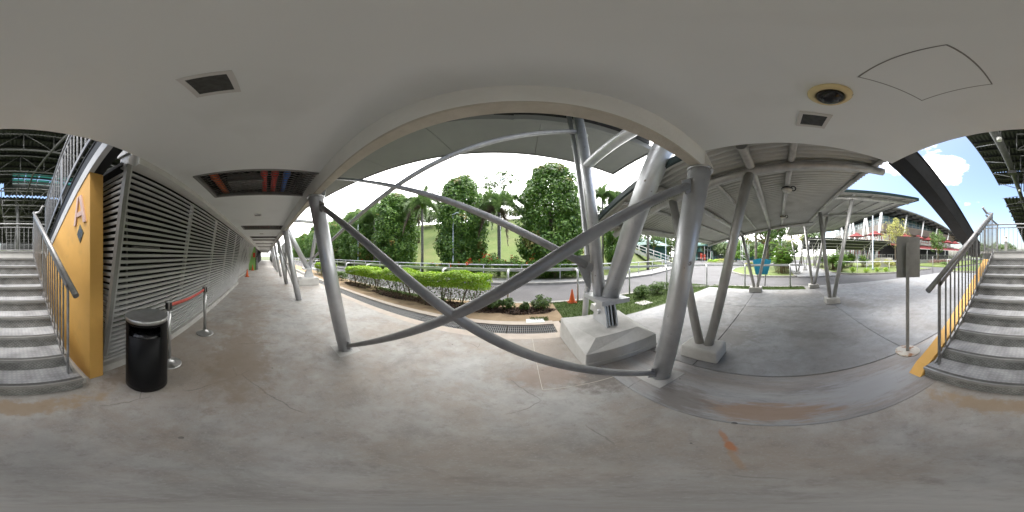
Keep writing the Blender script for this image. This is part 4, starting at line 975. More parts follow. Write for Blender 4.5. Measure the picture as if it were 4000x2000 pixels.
# ------------------------------------------------------------------ covered link walkways
def r1(Y): return H + 1.40 - .17 * Y - .02 * Y * Y
def v_frame(x, y, tops, label, r=.068, blk=(.42, .56, .22), group='V columns of the covered links', mb='concrete'):
    t = thing('v_column', label, 'column', (x, y, 0), group)
    bx_, by_, bz = blk
    b_ = MB().hexa([(x - bx_ / 2, y - by_ / 2, 0), (x + bx_ / 2, y - by_ / 2, 0), (x + bx_ / 2, y + by_ / 2, 0), (x - bx_ / 2, y + by_ / 2, 0)],
                   [(x - bx_ / 2 + .01, y - by_ / 2 + .01, bz), (x + bx_ / 2 - .01, y - by_ / 2 + .01, bz), (x + bx_ / 2 - .01, y + by_ / 2 - .01, bz), (x - bx_ / 2 + .01, y + by_ / 2 - .01, bz)]).build('footing', mb, t)
    bevel(b_, .03, 2)
    for (yt, zt), s in zip(tops, (1, -1)):
        MB().tube([(x, y + s * .07, bz - .02), (x, yt, zt)], r, 18).build('tube', 'galv', t)
    return t
lk = thing('link_roof', 'corrugated link roof on pipe beams, low side toward the road, starting at the beam end', 'roof', (4.5, .8, 2.9))
corr_roof('sheet', 1.50, 7.62, -1.52, 3.35, lambda X, Y: r1(Y) + .02 + 0 * X, 'corr', .105, .036, lk, n_y=14)
corr_roof('top_sheet', 1.50, 7.62, -1.52, 3.35, lambda X, Y: r1(Y) + .055 + 0 * X, 'corr', .105, .036, lk, n_y=14)
nseg = [(y, r1(y)) for y in np.linspace(3.35, -1.52, 12)]
def ribbon(x0, x1, zoff, hh, parent, name, m, seg):
    b = MB()
    for (ya, za), (yb2, zb2) in zip(seg[:-1], seg[1:]): b.bar(((x0 + x1) / 2, ya, za + zoff), ((x0 + x1) / 2, yb2, zb2 + zoff), x1 - x0, hh)
    return b.build(name, m, parent)
ribbon(1.455, 1.505, .035, .09, lk, 'edge_trim', 'teal_trim', nseg)
for x in (2.1, 7.15):
    MB().tube([(x, y, r1(y) - .13) for y in np.linspace(3.25, -1.58, 14)], .068, 18).build('pipe_beam', 'galv', lk)
for y, r in ((-1.40, .045), (-.17, .045), (.35, .06), (.92, .032), (1.58, .06), (2.15, .032), (3.0, .04)):
    MB().tube([(1.55, y, r1(y) - .045 if r < .05 else r1(y) - .06), (7.58, y, r1(y) - .045 if r < .05 else r1(y) - .06)], r, 12).build('purlin', 'galv', lk)
v_frame(2.1, 1.02, [(1.58, r1(1.58) - .16), (.37, r1(.37) - .16)], 'galvanised V column of the link roof on the chamfered block next to the big pedestal')
v_frame(7.15, .97, [(1.58, r1(1.58) - .16), (.35, r1(.35) - .16)], 'galvanised V column of the link roof standing in front of the blue sign')
for x in (2.1, 7.15):
    MB().tube([(x, 1.58, r1(1.58) - .17), (x, 1.66, r1(1.6) - .12)], .05, 10).build('saddle', 'galv', lk)
# wall lamps under the link roof
def bulkhead(x, lab):
    z = r1(-.17) - .10
    t = thing('ceiling_lamp', lab, 'lamp', (x, -.17, z), 'round lamps under the link roof')
    MB().lathe([(.06, 0), (.10, -.012), (.108, -.035), (.10, -.042)], (x, -.17, z), 24).build('ring', 'lamp_black', t)
    MB().lathe([(.10, -.04), (.092, -.075), (.06, -.10), (.0001, -.108)], (x, -.17, z), 24).build('lens', 'lamp_glass', t)
    pts = [(x, -.28 + .05 * -math.cos(a), z - .02 + .05 * math.sin(a)) for a in np.linspace(0, 2 * math.pi, 14)]
    MB().tube(pts, .012, 8).build('cable_loop', 'lamp_black', t)
bulkhead(2.97, 'round black rimmed lamp with cable loop under the link roof, nearer the beam end')
bulkhead(5.3, 'round black rimmed lamp with cable loop under the link roof, nearer the blue sign')
# second, higher link roof crossing the road
def r2(Y): return H + 1.89 - .135 * Y
lk2 = thing('link_roof', 'higher corrugated link roof with dark green edge reaching across the road', 'roof', (9, -3, 4))
corr_roof('sheet', 4.85, 16.2, -5.6, -.8, lambda X, Y: r2(Y) + .02 + 0 * X, 'corr', .105, .036, lk2, n_y=4)
corr_roof('top_sheet', 4.85, 16.2, -5.6, -.8, lambda X, Y: r2(Y) + .06 + 0 * X, 'corr', .105, .036, lk2, n_y=4)
MB().box(4.80, 16.25, -5.66, -5.60, r2(-5.6) - .04, r2(-5.6) + .10).build('edge_trim', 'teal_trim', lk2)
ribbon(4.79, 4.85, .05, .10, lk2, 'edge_trim', 'teal_trim', [(-.8, r2(-.8)), (-5.6, r2(-5.6))])
for x in (5.15, 7.95, 14.7):
    MB().tube([(x, -.75, r2(-.75) - .13), (x, -5.3, r2(-5.3) - .13)], .068, 16).build('pipe_beam', 'galv', lk2)
for y in (-1.0, -1.75, -2.5, -3.3, -4.1, -4.9, -5.4):
    MB().tube([(4.9, y, r2(y) - .04), (16.1, y, r2(y) - .04)], .05 if y == -2.5 else .03, 10).build('purlin', 'galv', lk2)
v_frame(5.15, -1.78, [(-1.36, r1(-1.36) - .13), (-2.52, r2(-2.52) - .17)], 'galvanised V column on a low block at the middle of the concrete apron', blk=(.40, .48, .2))
v_frame(7.95, -1.78, [(-1.34, r1(-1.36) - .10), (-2.5, r2(-2.5) - .17)], 'galvanised V column on a low block at the road end of the apron', blk=(.40, .50, .2))
v_frame(14.7, -1.8, [(-1.2, r2(-1.2) - .15), (-2.5, r2(-2.5) - .17)], 'galvanised V column beside the lady palms across the road', blk=(.4, .5, .2))
v_frame(18.0, -3.05, [(-2.6, 3.3), (-3.5, 3.3)], 'galvanised V column on the path behind the lady palms', blk=(.4, .5, .2))
t = thing('link_roof', 'low far corrugated link roof with its high edge toward the planted island', 'roof', (22, -10, 3))
def r3(X): return 3.95 - (X - 20.5) * .38
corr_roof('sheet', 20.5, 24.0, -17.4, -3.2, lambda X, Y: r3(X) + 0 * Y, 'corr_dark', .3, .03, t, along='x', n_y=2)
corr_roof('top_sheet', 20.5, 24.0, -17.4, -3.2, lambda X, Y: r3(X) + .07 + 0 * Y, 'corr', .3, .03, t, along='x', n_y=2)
for x in (20.7, 21.8, 22.8, 23.8): MB().tube([(x, -17.3, r3(x) - .09), (x, -3.3, r3(x) - .09)], .05, 8).build('purlin', 'galv', t)
for y in (-5.2, -8.9, -13.4, -16.6): MB().tube([(20.6, y, r3(20.6) - .17), (23.9, y, r3(23.9) - .17)], .06, 8).build('rafter', 'galv', t)
for y in (-5.2, -8.9, -13.4):
    v = thing('v_column', 'cluster of slanted pipes holding the low far link roof', 'column', (22.2, y, 0), 'far link roof columns')
    for dx, dy in ((-.9, -.3), (.9, -.3), (-.2, .5)): MB().tube([(22.2, y, .1), (22.2 + dx, y + dy, r3(22.2 + dx) - .15)], .08, 10).build('tube', 'galv', v)
    MB().box(21.9, 22.5, y - .25, y + .25, -.1, .22).build('footing', 'concrete', v)

# ------------------------------------------------------------------ drain grating, covers
dg = thing('drain_grating', 'steel bar drain grating set between tan concrete strips', 'grating', (-5, 3.3, 0))
L = .98
gm = MB()
for k in range(24): x = .02 + k * (L - .04) / 23; gm.box(x - .0045, x + .0045, 3.115, 3.505, -.045, 0.0)
for y in (3.12, 3.25, 3.37, 3.50): gm.box(0, L, y - .006, y + .006, -.04, -.006)
first = gm.build('grate_panel', 'grate', dg); first.location = (-.30, 0, -.002)
first.location.x = .69 - L
for k in range(1, 30):
    c_ = first.copy(); COL.objects.link(c_); c_.parent = dg; c_.location = (.69 - L - k * 1.0, 0, -.002 - .002 * (k % 3))
# note: meshes above are shifted by the parent, so only the run offset is set here
tag(bevel(MB().box(.10, .52, 3.62, 3.86, .0, .03).build('drain_cover', 'notice_white'), .004, 1), 'small white drain cover beside the grating end', 'cover')
t = thing('manhole_cover', 'square concrete manhole cover set in the grass verge', 'cover', (3.66, 3.95, 0)); MB().box(3.44, 3.90, 3.75, 4.15, -.05, .018).build('lid', 'concrete', t); MB().box(3.62, 3.70, 3.93, 3.97, .018, .021).build('lift_slot', 'frame_grey', t)
tag(bevel(MB().hexa([(1.9, 3.9, 0), (2.35, 4.0, 0), (2.3, 4.35, 0), (1.9, 4.3, 0)], [(1.93, 3.93, .20), (2.3, 4.02, .2), (2.27, 4.3, .2), (1.93, 4.27, .2)]).build('concrete_block', 'concrete'), .02, 2), 'rough concrete block in the grass behind the pedestal', 'block')

# ------------------------------------------------------------------ roadside rails
def hoop_rail(pts, label, posts, z=1.12):
    t = thing('guard_rail', label, 'rail', (*pts[0], 0))
    q = polyline_pts(pts, .8); b = MB()
    for a, c_ in zip(q[:-1], q[1:]):
        b.bar((a.x, a.y, z), (c_.x, c_.y, z), .07, .10)
    b.build('rail_beam', 'white_rail', t)
    for (p, f) in posts:
        p = Vector(p); f = Vector(f); nrm = f - p; L_ = nrm.length; nrm = nrm / L_
        pts_ = [(f.x, f.y, -.05), (f.x, f.y, z - .15)] + [(f.x - nrm.x * L_ * .5 * (1 - math.cos(an)), f.y - nrm.y * L_ * .5 * (1 - math.cos(an)), z - .15 + .15 * math.sin(an)) for an in np.linspace(.3, 1.57, 6)] + [(p.x, p.y, z)]
        MB().tube(pts_, .036, 10).build('post', 'white_rail', t)
        MB().box(p.x - .08, p.x + .08, p.y - .05, p.y + .05, z - .045, z + .045).build('clamp', 'galv', t)
HP = [((-x, 5.62), (-x, 5.3)) for x in np.arange(.45, 45, 2.35)] + [((1.9, 5.62), (1.9, 5.3)), ((4.2, 5.62), (4.12, 5.3)), ((6.15, 5.12), (5.98, 4.85)), ((7.75, 3.66), (7.48, 3.48)), ((8.40, 1.7), (8.1, 1.65)), ((8.62, -.6), (8.32, -.64))]
hoop_rail([(-62, 5.62), (4.2, 5.62), (5.9, 5.25), (7.2, 4.45), (8.0, 3.3), (8.36, 1.9), (8.7, -1.35)], 'white guard rail on bent hoop posts along the near road kerb', HP)
def top_rail(pts, label, z=1.03, every=2.5, r=.042, base=0.04):
    t = thing('pedestrian_rail', label, 'rail', (*pts[0], 0)); q = polyline_pts(pts, every)
    MB().tube([(p.x, p.y, z) for p in q], r, 10).build('top_rail', 'white_rail', t)
    for p in q: MB().tube([(p.x, p.y, base - .05), (p.x, p.y, z)], r * .75, 8).build('post', 'white_rail', t)
top_rail([(-90, 10.75), (-20, 10.6), (0, 10.45), (5, 10.4), (9.6, 11.0), (15.3, 13.1)], 'white tube railing along the far footpath below the hill')
top_rail([(15.4, -5.9), (13.9, -7.4), (13.65, -8.3), (13.0, -10.6), (13.0, -14.5)], 'white tube railing curving round the planted island', base=.0)
top_rail([(12.9, -22), (12.9, -27.5)], 'short white tube railing on the lawn before the red awnings')
top_rail([(12.0, -30), (11.0, -38), (9.8, -46)], 'white tube railing on the far lawn beside the stair string wall')
tag(MB().tube([(9.4, -13.2, -.1), (9.4, -13.2, 1.55)], .03, 8).build('bollard_post', 'post_steel'), 'thin grey post at the lawn kerb behind the standing sign', 'post')
# blue sign seen from behind
t = thing('road_sign', 'teal blue fan shaped sign back on two slanted posts beside the road', 'sign', (8.62, .8, 0))
sgp = [(.50, .60), (1.14, .60), (1.30, 1.38), (1.08, 1.445), (.84, 1.465), (.58, 1.445), (.30, 1.36)]
MB().prism([(y + .05, z) for y, z in sgp], 8.74, 8.77, 'x').build('panel', 'sign_blue', t)
MB().tube([(8.8, .70, -.1), (8.8, .60, 1.3)], .03, 8).build('post', 'post_steel', t); MB().tube([(8.8, 1.05, -.1), (8.8, 1.15, 1.3)], .03, 8).build('post', 'post_steel', t)
# lamp posts beyond the road
def pole(x, y, h_, r, lab, z0=None):
    z0 = float(hill_z(x, y)) if z0 is None else z0
    t = thing('lamp_post', lab, 'lamp post', (x, y, z0))
    MB().lathe([(r * 1.6, 0), (r * 1.6, .3), (r, .35), (r * .6, h_)], (x, y, z0), 10).build('mast', 'pole', t)
    MB().bar((x, y, z0 + h_), (x + .5, y - .3, z0 + h_ + .06), .14, .07).build('lamp_head', 'pole', t)
pole(-4.95, 11.05, 4.7, .05, 'slim grey lamp post in front of a round tree by the footpath')
pole(-1.85, 14.0, 8.3, .05, 'thin tall lamp post behind the palm with the dead frond')
pole(-17.6, 11.2, 6.4, .055, 'slim grey lamp post among the trees past the V support by the hedge')
pole(19.5, 16.0, 5.5, .06, 'pale lamp post beside the hillside steps', 0.3)
pole(15.0, -9.9, 9.0, .075, 'white lamp mast on the planted island by the low far link roof', 0)
pole(24.0, -.6, 6.0, .06, 'thin lamp post on the island behind the blue sign', 0)
# ------------------------------------------------------------------ trees and plants
def trunk_mesh(rng, h_, r, limbs, spread, m='bark', parent=None, lift=.45):
    b = MB(); b.tube([(0, 0, -.2), (.05 * h_ * .1, 0, h_ * .35), (0, .03 * h_ * .1, h_ * .7), (0, 0, h_)], [r * 1.25, r, r * .7, r * .25], 10)
    for i in range(limbs):
        a = rng.uniform(0, 6.28); z0 = h_ * rng.uniform(lift, .9); l_ = spread * rng.uniform(.6, 1.0)
        p1 = (math.cos(a) * l_ * .5, math.sin(a) * l_ * .5, z0 + l_ * .35); p2 = (math.cos(a) * l_, math.sin(a) * l_, z0 + l_ * .75)
        b.tube([(0, 0, z0), p1, p2], [r * .5, r * .3, r * .1], 6)
    return b.build('trunk', m, parent)
def make_tree(name, label, cat, seed, h_, rx, low, nl, lobe, per, size, m, tips=0, group=None, sparse=1.0, shape=None, hollow=.5, limbs=8, trunk_r=.16, squash=1.0, barkm='bark'):
    rng = np.random.RandomState(seed)
    root = thing(name, label, cat, (0, 0, 0), group)
    rz = (h_ - low) / 2; cz = low + rz
    trunk_mesh(rng, h_ * .85, trunk_r, limbs, rx * .8, barkm, root, lift=max(.12, low / h_))
    P, N = blob_crown(rng, rx - lobe * .6, rx - lobe * .6, rz - lobe * .6, nl, lobe, per, size, cz, hollow, squash, shape)
    keep = rng.uniform(size=len(P)) < sparse; P, N = P[keep], N[keep]
    V, F = leaf_quads(P, N, size, 1.8, .5, rng)
    np_mesh('crown', V, F, m, root)
    if tips:
        d = P - np.array([0, 0, cz]); e = (d[:, 0] / rx) ** 2 + (d[:, 1] / rx) ** 2 + (d[:, 2] / rz) ** 2
        idx = np.where(e > np.quantile(e, .75))[0]
        # clustered flushes of new leaves
        cs = P[rng.choice(idx, max(4, tips // 40))]; D = ((P[idx][:, None, :] - cs[None]) ** 2).sum(-1).min(1)
        pick = idx[np.argsort(D)[:tips]]
        V, F = leaf_quads(P[pick] + unit(d[pick]) * .06, N[pick], size * .9, 1.8, .5, rng)
        np_mesh('new_growth', V, F, 'leaf_tip', root)['kind'] = 'stuff'
    return root
def egg(t): u = (t + .35) / 1.35 if t > -.35 else (t + .35) / .65; return max(.02, 1 - abs(u) ** (2.3 if u > 0 else 3.2)) ** .5 * (1 if t > -.35 else .97)
t1 = make_tree('round_tree', 'x', 'tree', 11, 8.8, 2.35, .1, 310, .66, 120, .16, 'leaf_dark', 900, 'dense round trees along the footpath', shape=egg)
t2 = make_tree('round_tree', 'x', 'tree', 12, 9.2, 2.55, .15, 320, .64, 120, .16, 'leaf_dark', 1500, 'dense round trees along the footpath', shape=egg)
def place(o, x, y, label, s=1.0, rot=0, z=None, first=False):
    z = float(hill_z(x, y)) if z is None else z
    if first:
        o.location = (x, y, z); o.rotation_euler = (0, 0, rot); o.scale = s if isinstance(s, tuple) else (s, s, s); o['label'] = label; return o
    return copy_tree(o, (x, y, z), rot, label, None, s)
place(t1, -4.95, 12.9, 'dense dark green round tree behind the slim lamp post', (.93, .93, .97), .3, first=True)
place(t2, 2.3, 12.7, 'dense dark green round tree with orange new leaves beside the outer tube', (1.06, 1.06, 1.02), 1.0, first=True)
place(t1, -12.6, 12.9, 'dense dark round tree behind the crossing of the outer braces', (1.1, 1.1, .97), 2.1)
place(t2, 9.4, 14.2, 'slender dark tree seen between the outer and inner tubes', (.58, .58, .92), 2.6)
for i, (x, y, s) in enumerate([(-18.6, 13.2, .88), (-23.4, 13.4, .84), (-28, 13, .86), (-33.5, 13.5, .9), (-39.5, 13.2, .92), (-46, 13.6, .95), (-54, 13.4, 1.0), (-64, 13.6, 1.0), (-76, 14, 1.1), (-15.8, 16.5, .95), (-21, 17.5, 1.0), (-26, 17, 1.02), (-31, 18, 1.05), (-37, 17.5, 1.1), (-43, 18, 1.1), (-50, 18, 1.15), (-58, 18.5, 1.2)]):
    place(t1 if i % 2 else t2, x, y, 'dense dark tree in the row that recedes past the V support by the hedge', (s * 1.08, s * 1.08, s), i * 1.3)
umb = make_tree('spreading_tree', 'open crowned spreading tree on the hill behind the palm', 'tree', 21, 11.2, 3.4, 6.2, 46, .62, 46, .20, 'leaf_mid', 0, None, 1.0, None, .45, 12, .17, .55)
place(umb, -3.4, 25.5, 'open crowned spreading tree on the hill behind the palm', 1.0, .4, first=True)
sp = make_tree('spreading_tree', 'y', 'tree', 22, 10.5, 3.6, 4.2, 60, .55, 42, .22, 'leaf_mid', 120, None, .9, None, .35, 12, .16, .7)
place(sp, -11.2, 24.5, 'loose branched tree on the hill behind the slim lamp post tree', 1.0, .9, first=True)
for i, (x, y, k, lab) in enumerate([(-16.5, 22.5, 1.0, 'loose tree high on the hill behind the lamp post among the trees'), (-7.2, 27.5, .95, 'loose tree on the hill behind the foxtail palm with the brown frond'), (4.2, 27, .8, 'loose tree on the hill behind the tree with orange new leaves'), (9.5, 25.5, .75, 'loose tree on the hill behind the slender dark tree')]):
    place(sp if i % 2 == 0 else umb, x, y, lab, (k * 1.15, k * 1.15, k * .8), 1.1 * i + .6)
# low rounded growth and far trees
ft = make_tree('distant_tree', 'distant leafy tree in the hazy tree line', 'tree', 31, 9.5, 4.2, 1.2, 70, 1.15, 60, .42, 'leaf_far', 0, 'distant trees round the grounds', 1.0, None, .5, 5, .22)
ft.location = (-120, 40, 0)
ftp = [(-95, 22, 1.2), (-88, 34, 1.3), (-70, 26, 1.1), (-60, 38, 1.2), (-48, 30, 1.0), (-105, 12, 1.1), (-40, 40, 1.1), (-28, 36, 1.0), (-20, 42, 1.0), (-10, 44, .8),
       (44, 40, 1.0), (52, 34, 1.0), (60, 26, 1.1), (66, 14, 1.1), (62, 8, .9), (58, 2, 1.0), (50, -3, .8), (70, -2, 1.1), (46, 12, .7), (54, 18, .8), (38, 34, .9), (32, 38, 1.0), (26, 36, 1.0), (66, 40, 1.2),
       (10, -62, .8), (16, -70, .9), (24, -72, .9), (-4, -92, .8), (4, -96, .7), (-10, -95, .8), (-20, -98, .9), (30, -66, .7), (18, -60, .7)]
for i, (x, y, s) in enumerate(ftp): place(ft, x, y, 'distant leafy tree in the hazy tree line', (s * 1.1, s * 1.1, s * .95), i * 1.7, z=float(hill_z(x, y)) - .3 if y > 10 and x < 34 else -.2)
# darker trees behind the hillside steps and round the teal house
for i, (x, y, s) in enumerate([(20.0, 24.5, .78), (23.5, 22.3, .72), (26.8, 20.6, .7), (30.5, 20.5, .8), (18.5, 30, .9)]):
    place(sp, x, y, 'loose leafy tree overhanging the teal house behind the hillside steps', (s * 1.1, s * 1.1, s), i * 2.2, z=-.2)['group'] = 'trees over the teal house'
for i, (x, y, s) in enumerate([(20.5, 33, .9), (26, 34, 1.0), (33, 29, .9)]):
    place(t2, x, y, 'dark tree rising behind the teal house roof', (s * 1.4, s * 1.4, s), i * 2.2, z=-.2)
# hedge
def hedge(x0, x1, yc, zlo, zhi, wid, seed, label, name='hedge', m='leaf_lime', dens=4200, stems_every=.38):
    rng = np.random.RandomState(seed)
    t = thing(name, label, 'hedge' if name == 'hedge' else 'shrub', ((x0 + x1) / 2, yc, 0))
    b = MB(); x = x0 + .15
    while x < x1 - .1:
        y = yc + rng.uniform(-.12, .12)
        for k in range(4):
            a = rng.uniform(0, 6.28); l_ = rng.uniform(.18, .36); z1 = rng.uniform(.6, .95) * zhi
            mid = (x + math.cos(a) * l_ * .45, y + math.sin(a) * l_ * .45, z1 * .45)
            b.tube([(x, y, -.02), mid, (x + math.cos(a) * l_, y + math.sin(a) * l_, z1)], [.016, .011, .005], 5)
            a2 = a + rng.uniform(-1, 1); b.tube([mid, (mid[0] + math.cos(a2) * .2, mid[1] + math.sin(a2) * .2, mid[2] + .25)], [.008, .004], 4)
        x += stems_every * rng.uniform(.8, 1.25)
    b.build('stems', 'twig', t)
    n = int((x1 - x0) * dens); u = rng.uniform(x0, x1, n)
    def edge(v): return .10 * np.sin(v * 2.3 + seed) + .06 * np.sin(v * 5.9 + 1) + .03 * np.sin(v * 13)
    top = zhi + .5 * edge(u); th = rng.uniform(0, 6.28, n)
    w = (wid / 2) * (1 + .5 * edge(u * 1.3 + 2)) * np.minimum(1, np.minimum(u - x0, x1 - u) / .25 + .35)
    zc = (zlo + top) / 2 + .12 * (top - zlo); hz = (top - zlo) / 2 * .92
    rr = rng.uniform(.72, 1.04, n); c_, s_ = np.cos(th), np.sin(th)
    pw = .55
    Px = u + rng.normal(size=n) * .03; Py = yc + np.sign(c_) * np.abs(c_) ** pw * w * rr; Pz = zc + np.sign(s_) * np.abs(s_) ** pw * hz * rr
    low = (s_ < -.35) & (rng.uniform(size=n) < .55)
    P = np.stack([Px, Py, Pz], 1)[~low]; N = np.stack([0 * c_, c_, s_ + .6], 1)[~low]
    V, F = leaf_quads(P, N, .052, 1.7, .6, rng)
    np_mesh('foliage', V, F, m, t)
    # straggling lower leaves
    n2 = int((x1 - x0) * dens * .10); P = np.stack([rng.uniform(x0, x1, n2), yc + rng.normal(size=n2) * wid * .3, rng.uniform(.12, zlo + .1, n2)], 1)
    V, F = leaf_quads(P, rng.normal(size=(n2, 3)) + [0, 0, .8], .045, 1.7, .5, rng); np_mesh('low_leaves', V, F, 'leaf_mid', t)
    return t
hedge(-8.5, -5.35, 4.85, .50, .98, .95, 5, 'bright lime hedge with bare stems at the end toward the second V support')
hedge(-5.15, -.95, 4.78, .52, 1.02, .95, 6, 'long bright lime hedge with bare stems in the soil strip behind the crossing braces')
hedge(-14.5, -11.2, 4.85, .40, .95, .9, 7, 'bright lime hedge beside the second V support')
def shrub(x, y, r, h_, seed, label, m='leaf_mid', dens=900, size=.06, group=None, flowers=0, z0=0.0, zbase=None):
    rng = np.random.RandomState(seed)
    t = thing('shrub', label, 'shrub', (x, y, z0), group)
    b = MB()
    for k in range(7):
        a = rng.uniform(0, 6.28); b.tube([(x, y, z0 - .02), (x + math.cos(a) * r * .5, y + math.sin(a) * r * .5, z0 + h_ * .7)], [.012, .004], 5)
    b.build('stems', 'twig', t)
    nl = 16; Ps = []; Ns = []
    for i in range(nl):
        d_ = unit(rng.normal(size=(1, 3)) * [1, 1, .7])[0]; c_ = np.array([x, y, z0 + h_ * .55]) + d_ * np.array([r, r, h_ * .42]) * rng.uniform(.35, .8)
        q = unit(rng.normal(size=(dens // nl, 3)) + [0, 0, .3]); Ps.append(c_ + q * np.array([r, r, h_ * .6]) * .36 * rng.uniform(.7, 1.1, (len(q), 1))); Ns.append(q + [0, 0, .4])
    P = np.concatenate(Ps); N = np.concatenate(Ns); k = P[:, 2] > z0 + .03; P, N = P[k], N[k]
    V, F = leaf_quads(P, N, size, 1.9, .5, rng); np_mesh('foliage', V, F, m, t)
    if flowers:
        c_ = P[np.argsort(-P[:, 2])[:len(P) // 2]]; c_ = c_[rng.choice(len(c_), flowers)]
        pts = np.repeat(c_, 14, 0) + rng.normal(size=(flowers * 14, 3)) * .07 + [0, 0, .08]
        V, F = leaf_quads(pts, rng.normal(size=pts.shape), .10, 1.2, .5, rng); np_mesh('flowers', V, F, 'flower', t)['kind'] = 'stuff'
    return t
for i, (x, y, r, h_) in enumerate([(-.80, 4.55, .22, .42), (-.40, 4.62, .24, .40), (.08, 4.5, .16, .30), (.58, 4.62, .36, .44)]):
    shrub(x, y, r, h_, 40 + i, 'low glossy dark shrub in the mulch between the hedge and the cone', 'leaf_mid', 900, .05, 'low shrubs beside the hedge')
for i, (x, y, r, h_) in enumerate([(4.15, 4.55, .40, .48), (5.1, 4.65, .46, .52), (5.9, 4.4, .42, .46)]):
    shrub(x, y, r, h_, 50 + i, 'rounded low shrub on the grass verge between the guard rail and the apron', 'leaf_mid', 1300, .05, 'low shrubs on the verge')
for i, (x, y, r, h_) in enumerate([(-9.5, 4.75, .5, .62), (-10.3, 4.8, .45, .6)]): shrub(x, y, r, h_, 55 + i, 'dark low shrub at the far end of the lime hedge', 'leaf_mid', 1200, .055, 'dark shrubs at the hedge end')
for i, (x, y, r, h_, f) in enumerate([(-6.6, 11.35, .8, .8, 3), (-4.9, 11.3, .9, .9, 2), (-3.2, 11.3, 1.0, 1.1, 5), (-1.8, 11.25, 1.0, 1.25, 8), (-.4, 11.3, .95, 1.1, 6), (.9, 11.25, 1.0, 1.15, 7), (2.3, 11.2, 1.1, 1.1, 5), (3.7, 11.3, .9, .9, 3), (-9.2, 11.4, .8, .8, 1), (-14, 11.5, 1.0, .9, 2), (-17.5, 11.6, 1.0, 1.0, 1)]):
    shrub(x, y, r * 1.1, h_ * 1.35, 60 + i, 'leafy flowering bush with red blooms behind the far footpath railing', 'leaf_fan', 3000, .085, 'flowering bushes behind the far railing', f, z0=float(hill_z(x, y)))
for i, (x, y, r, h_) in enumerate([(-16, 30, 3.4, 4.4), (-20.5, 29, 3.4, 4.6), (-12, 31, 3.2, 4.0), (1.3, 31, 2.8, 3.2), (4.2, 29.5, 2.8, 3.4), (-1.8, 32, 2.6, 2.8), (6.8, 28, 2.5, 3.2), (-8, 32, 3.0, 3.4), (-4.8, 32.5, 2.6, 2.8), (12.5, 25, 2.2, 2.2), (-18.2, 30.5, 3.0, 3.8), (-23.2, 28, 3.0, 4.0)]):
    shrub(x, y, r, h_, 80 + i, 'light green bush on the crest of the grass hill', 'leaf_far', 1500, .22, 'bushes on the hill crest', z0=float(hill_z(x, y)) - .3)
# foxtail palms
def frond_mesh(rng, L_, droop, dead=False, width=.58):
    """one plumose frond along +X, arching down"""
    n = 30; ts = np.linspace(0, 1, n); X = L_ * (ts - .18 * ts ** 2); Z = L_ * (.55 * ts - droop * ts ** 2)
    V = []; F = []
    pts = np.stack([X, 0 * X, Z], 1)
    for i in range(2, n):
        tdir = pts[min(i + 1, n - 1)] - pts[i - 1]; tdir = tdir / np.linalg.norm(tdir)
        env = math.sin(math.pi * min(1, .12 + .85 * ts[i])) ** .6
        for k in range(16):
            a = rng.uniform(0, 2 * math.pi); side = np.array([0, math.cos(a), math.sin(a)])
            d_ = side + tdir * .55 + np.array([0, 0, -.28]); d_ = d_ / np.linalg.norm(d_); l_ = width * env * rng.uniform(.75, 1.15)
            w = np.cross(d_, tdir); w = w / (np.linalg.norm(w) + 1e-6) * .026
            o = len(V); b_ = pts[i] + tdir * rng.uniform(-.03, .03)
            V += [b_ - w, b_ + w, b_ + d_ * l_ * .6 + w * .8, b_ + d_ * l_]; F.append((o, o + 1, o + 2, o + 3))
    return np.array(V), np.array(F)
def palm(x, y, h_, label, seed, nf=13, L_=2.3, dead=2, z0=None, m='leaf_palm', lod=True, r=.11, name='palm_tree'):
    rng = np.random.RandomState(seed); z0 = float(hill_z(x, y)) if z0 is None else z0
    t = thing(name, label, 'palm', (x, y, z0), 'palms round the grounds')
    MB().tube([(x, y, z0 - .2), (x + .03, y, z0 + h_ * .3), (x, y + .03, z0 + h_ * .7), (x, y, z0 + h_)], [r * 1.25, r * 1.05, r, r * .8], 12).build('trunk', 'palm_bark', t)
    MB().tube([(x, y, z0 + h_ - .05), (x, y, z0 + h_ + .45), (x, y, z0 + h_ + .8)], [r * .95, r * .8, r * .3], 10).build('crownshaft', 'leaf_fan', t)
    for k in range(nf):
        isd = k >= nf - dead
        V, F = frond_mesh(rng, L_ * rng.uniform(.85, 1.1) * (.8 if isd else 1), (rng.uniform(.85, 1.25) if not isd else 1.6), isd)
        a = k * 2.399 + rng.uniform(-.2, .2); c_, s_ = math.cos(a), math.sin(a)
        up = 0 if isd else rng.uniform(-.1, .35)
        if k == 0 and not isd: V = V @ np.array([[.25, 0, 1.0], [0, 1, 0], [0, 0, .35]])          # young spear frond
        V = np.stack([V[:, 0] * c_ - V[:, 1] * s_, V[:, 0] * s_ + V[:, 1] * c_, V[:, 2] + V[:, 0] * up], 1) + [x, y, z0 + h_ + (.55 if not isd else .1)]
        np_mesh('frond', V, F, 'leaf_dead' if isd else m, t)
palm(-8.55, 12.2, 6.0, 'foxtail palm with hanging brown frond between two round trees', 101, 13, 2.7, 1)
palm(-1.75, 12.3, 5.0, 'foxtail palm with drooping grey fronds on the open grass slope', 102, 13, 2.8, 2)
palm(-16.0, 12.6, 6.2, 'foxtail palm half hidden by the round trees past the braces', 103, 13, 2.8, 0)
palm(-20.8, 13.0, 6.4, 'foxtail palm in the tree row near the lamp post among the trees', 104, 12, 2.7, 0)
palm(8.0, 14.8, 7.0, 'palm whose arching fronds show behind the downpipe', 105, 11, 2.3, 0)
palm(13.3, 13.6, 8.5, 'tall coconut trunk palm in front of the hillside steps', 106, 12, 3.2, 1, z0=.2, r=.14)
palm(24.5, 3.3, 8.5, 'palm trunk on the island behind the guard rail', 107, 12, 3.0, 1, z0=0, r=.2)
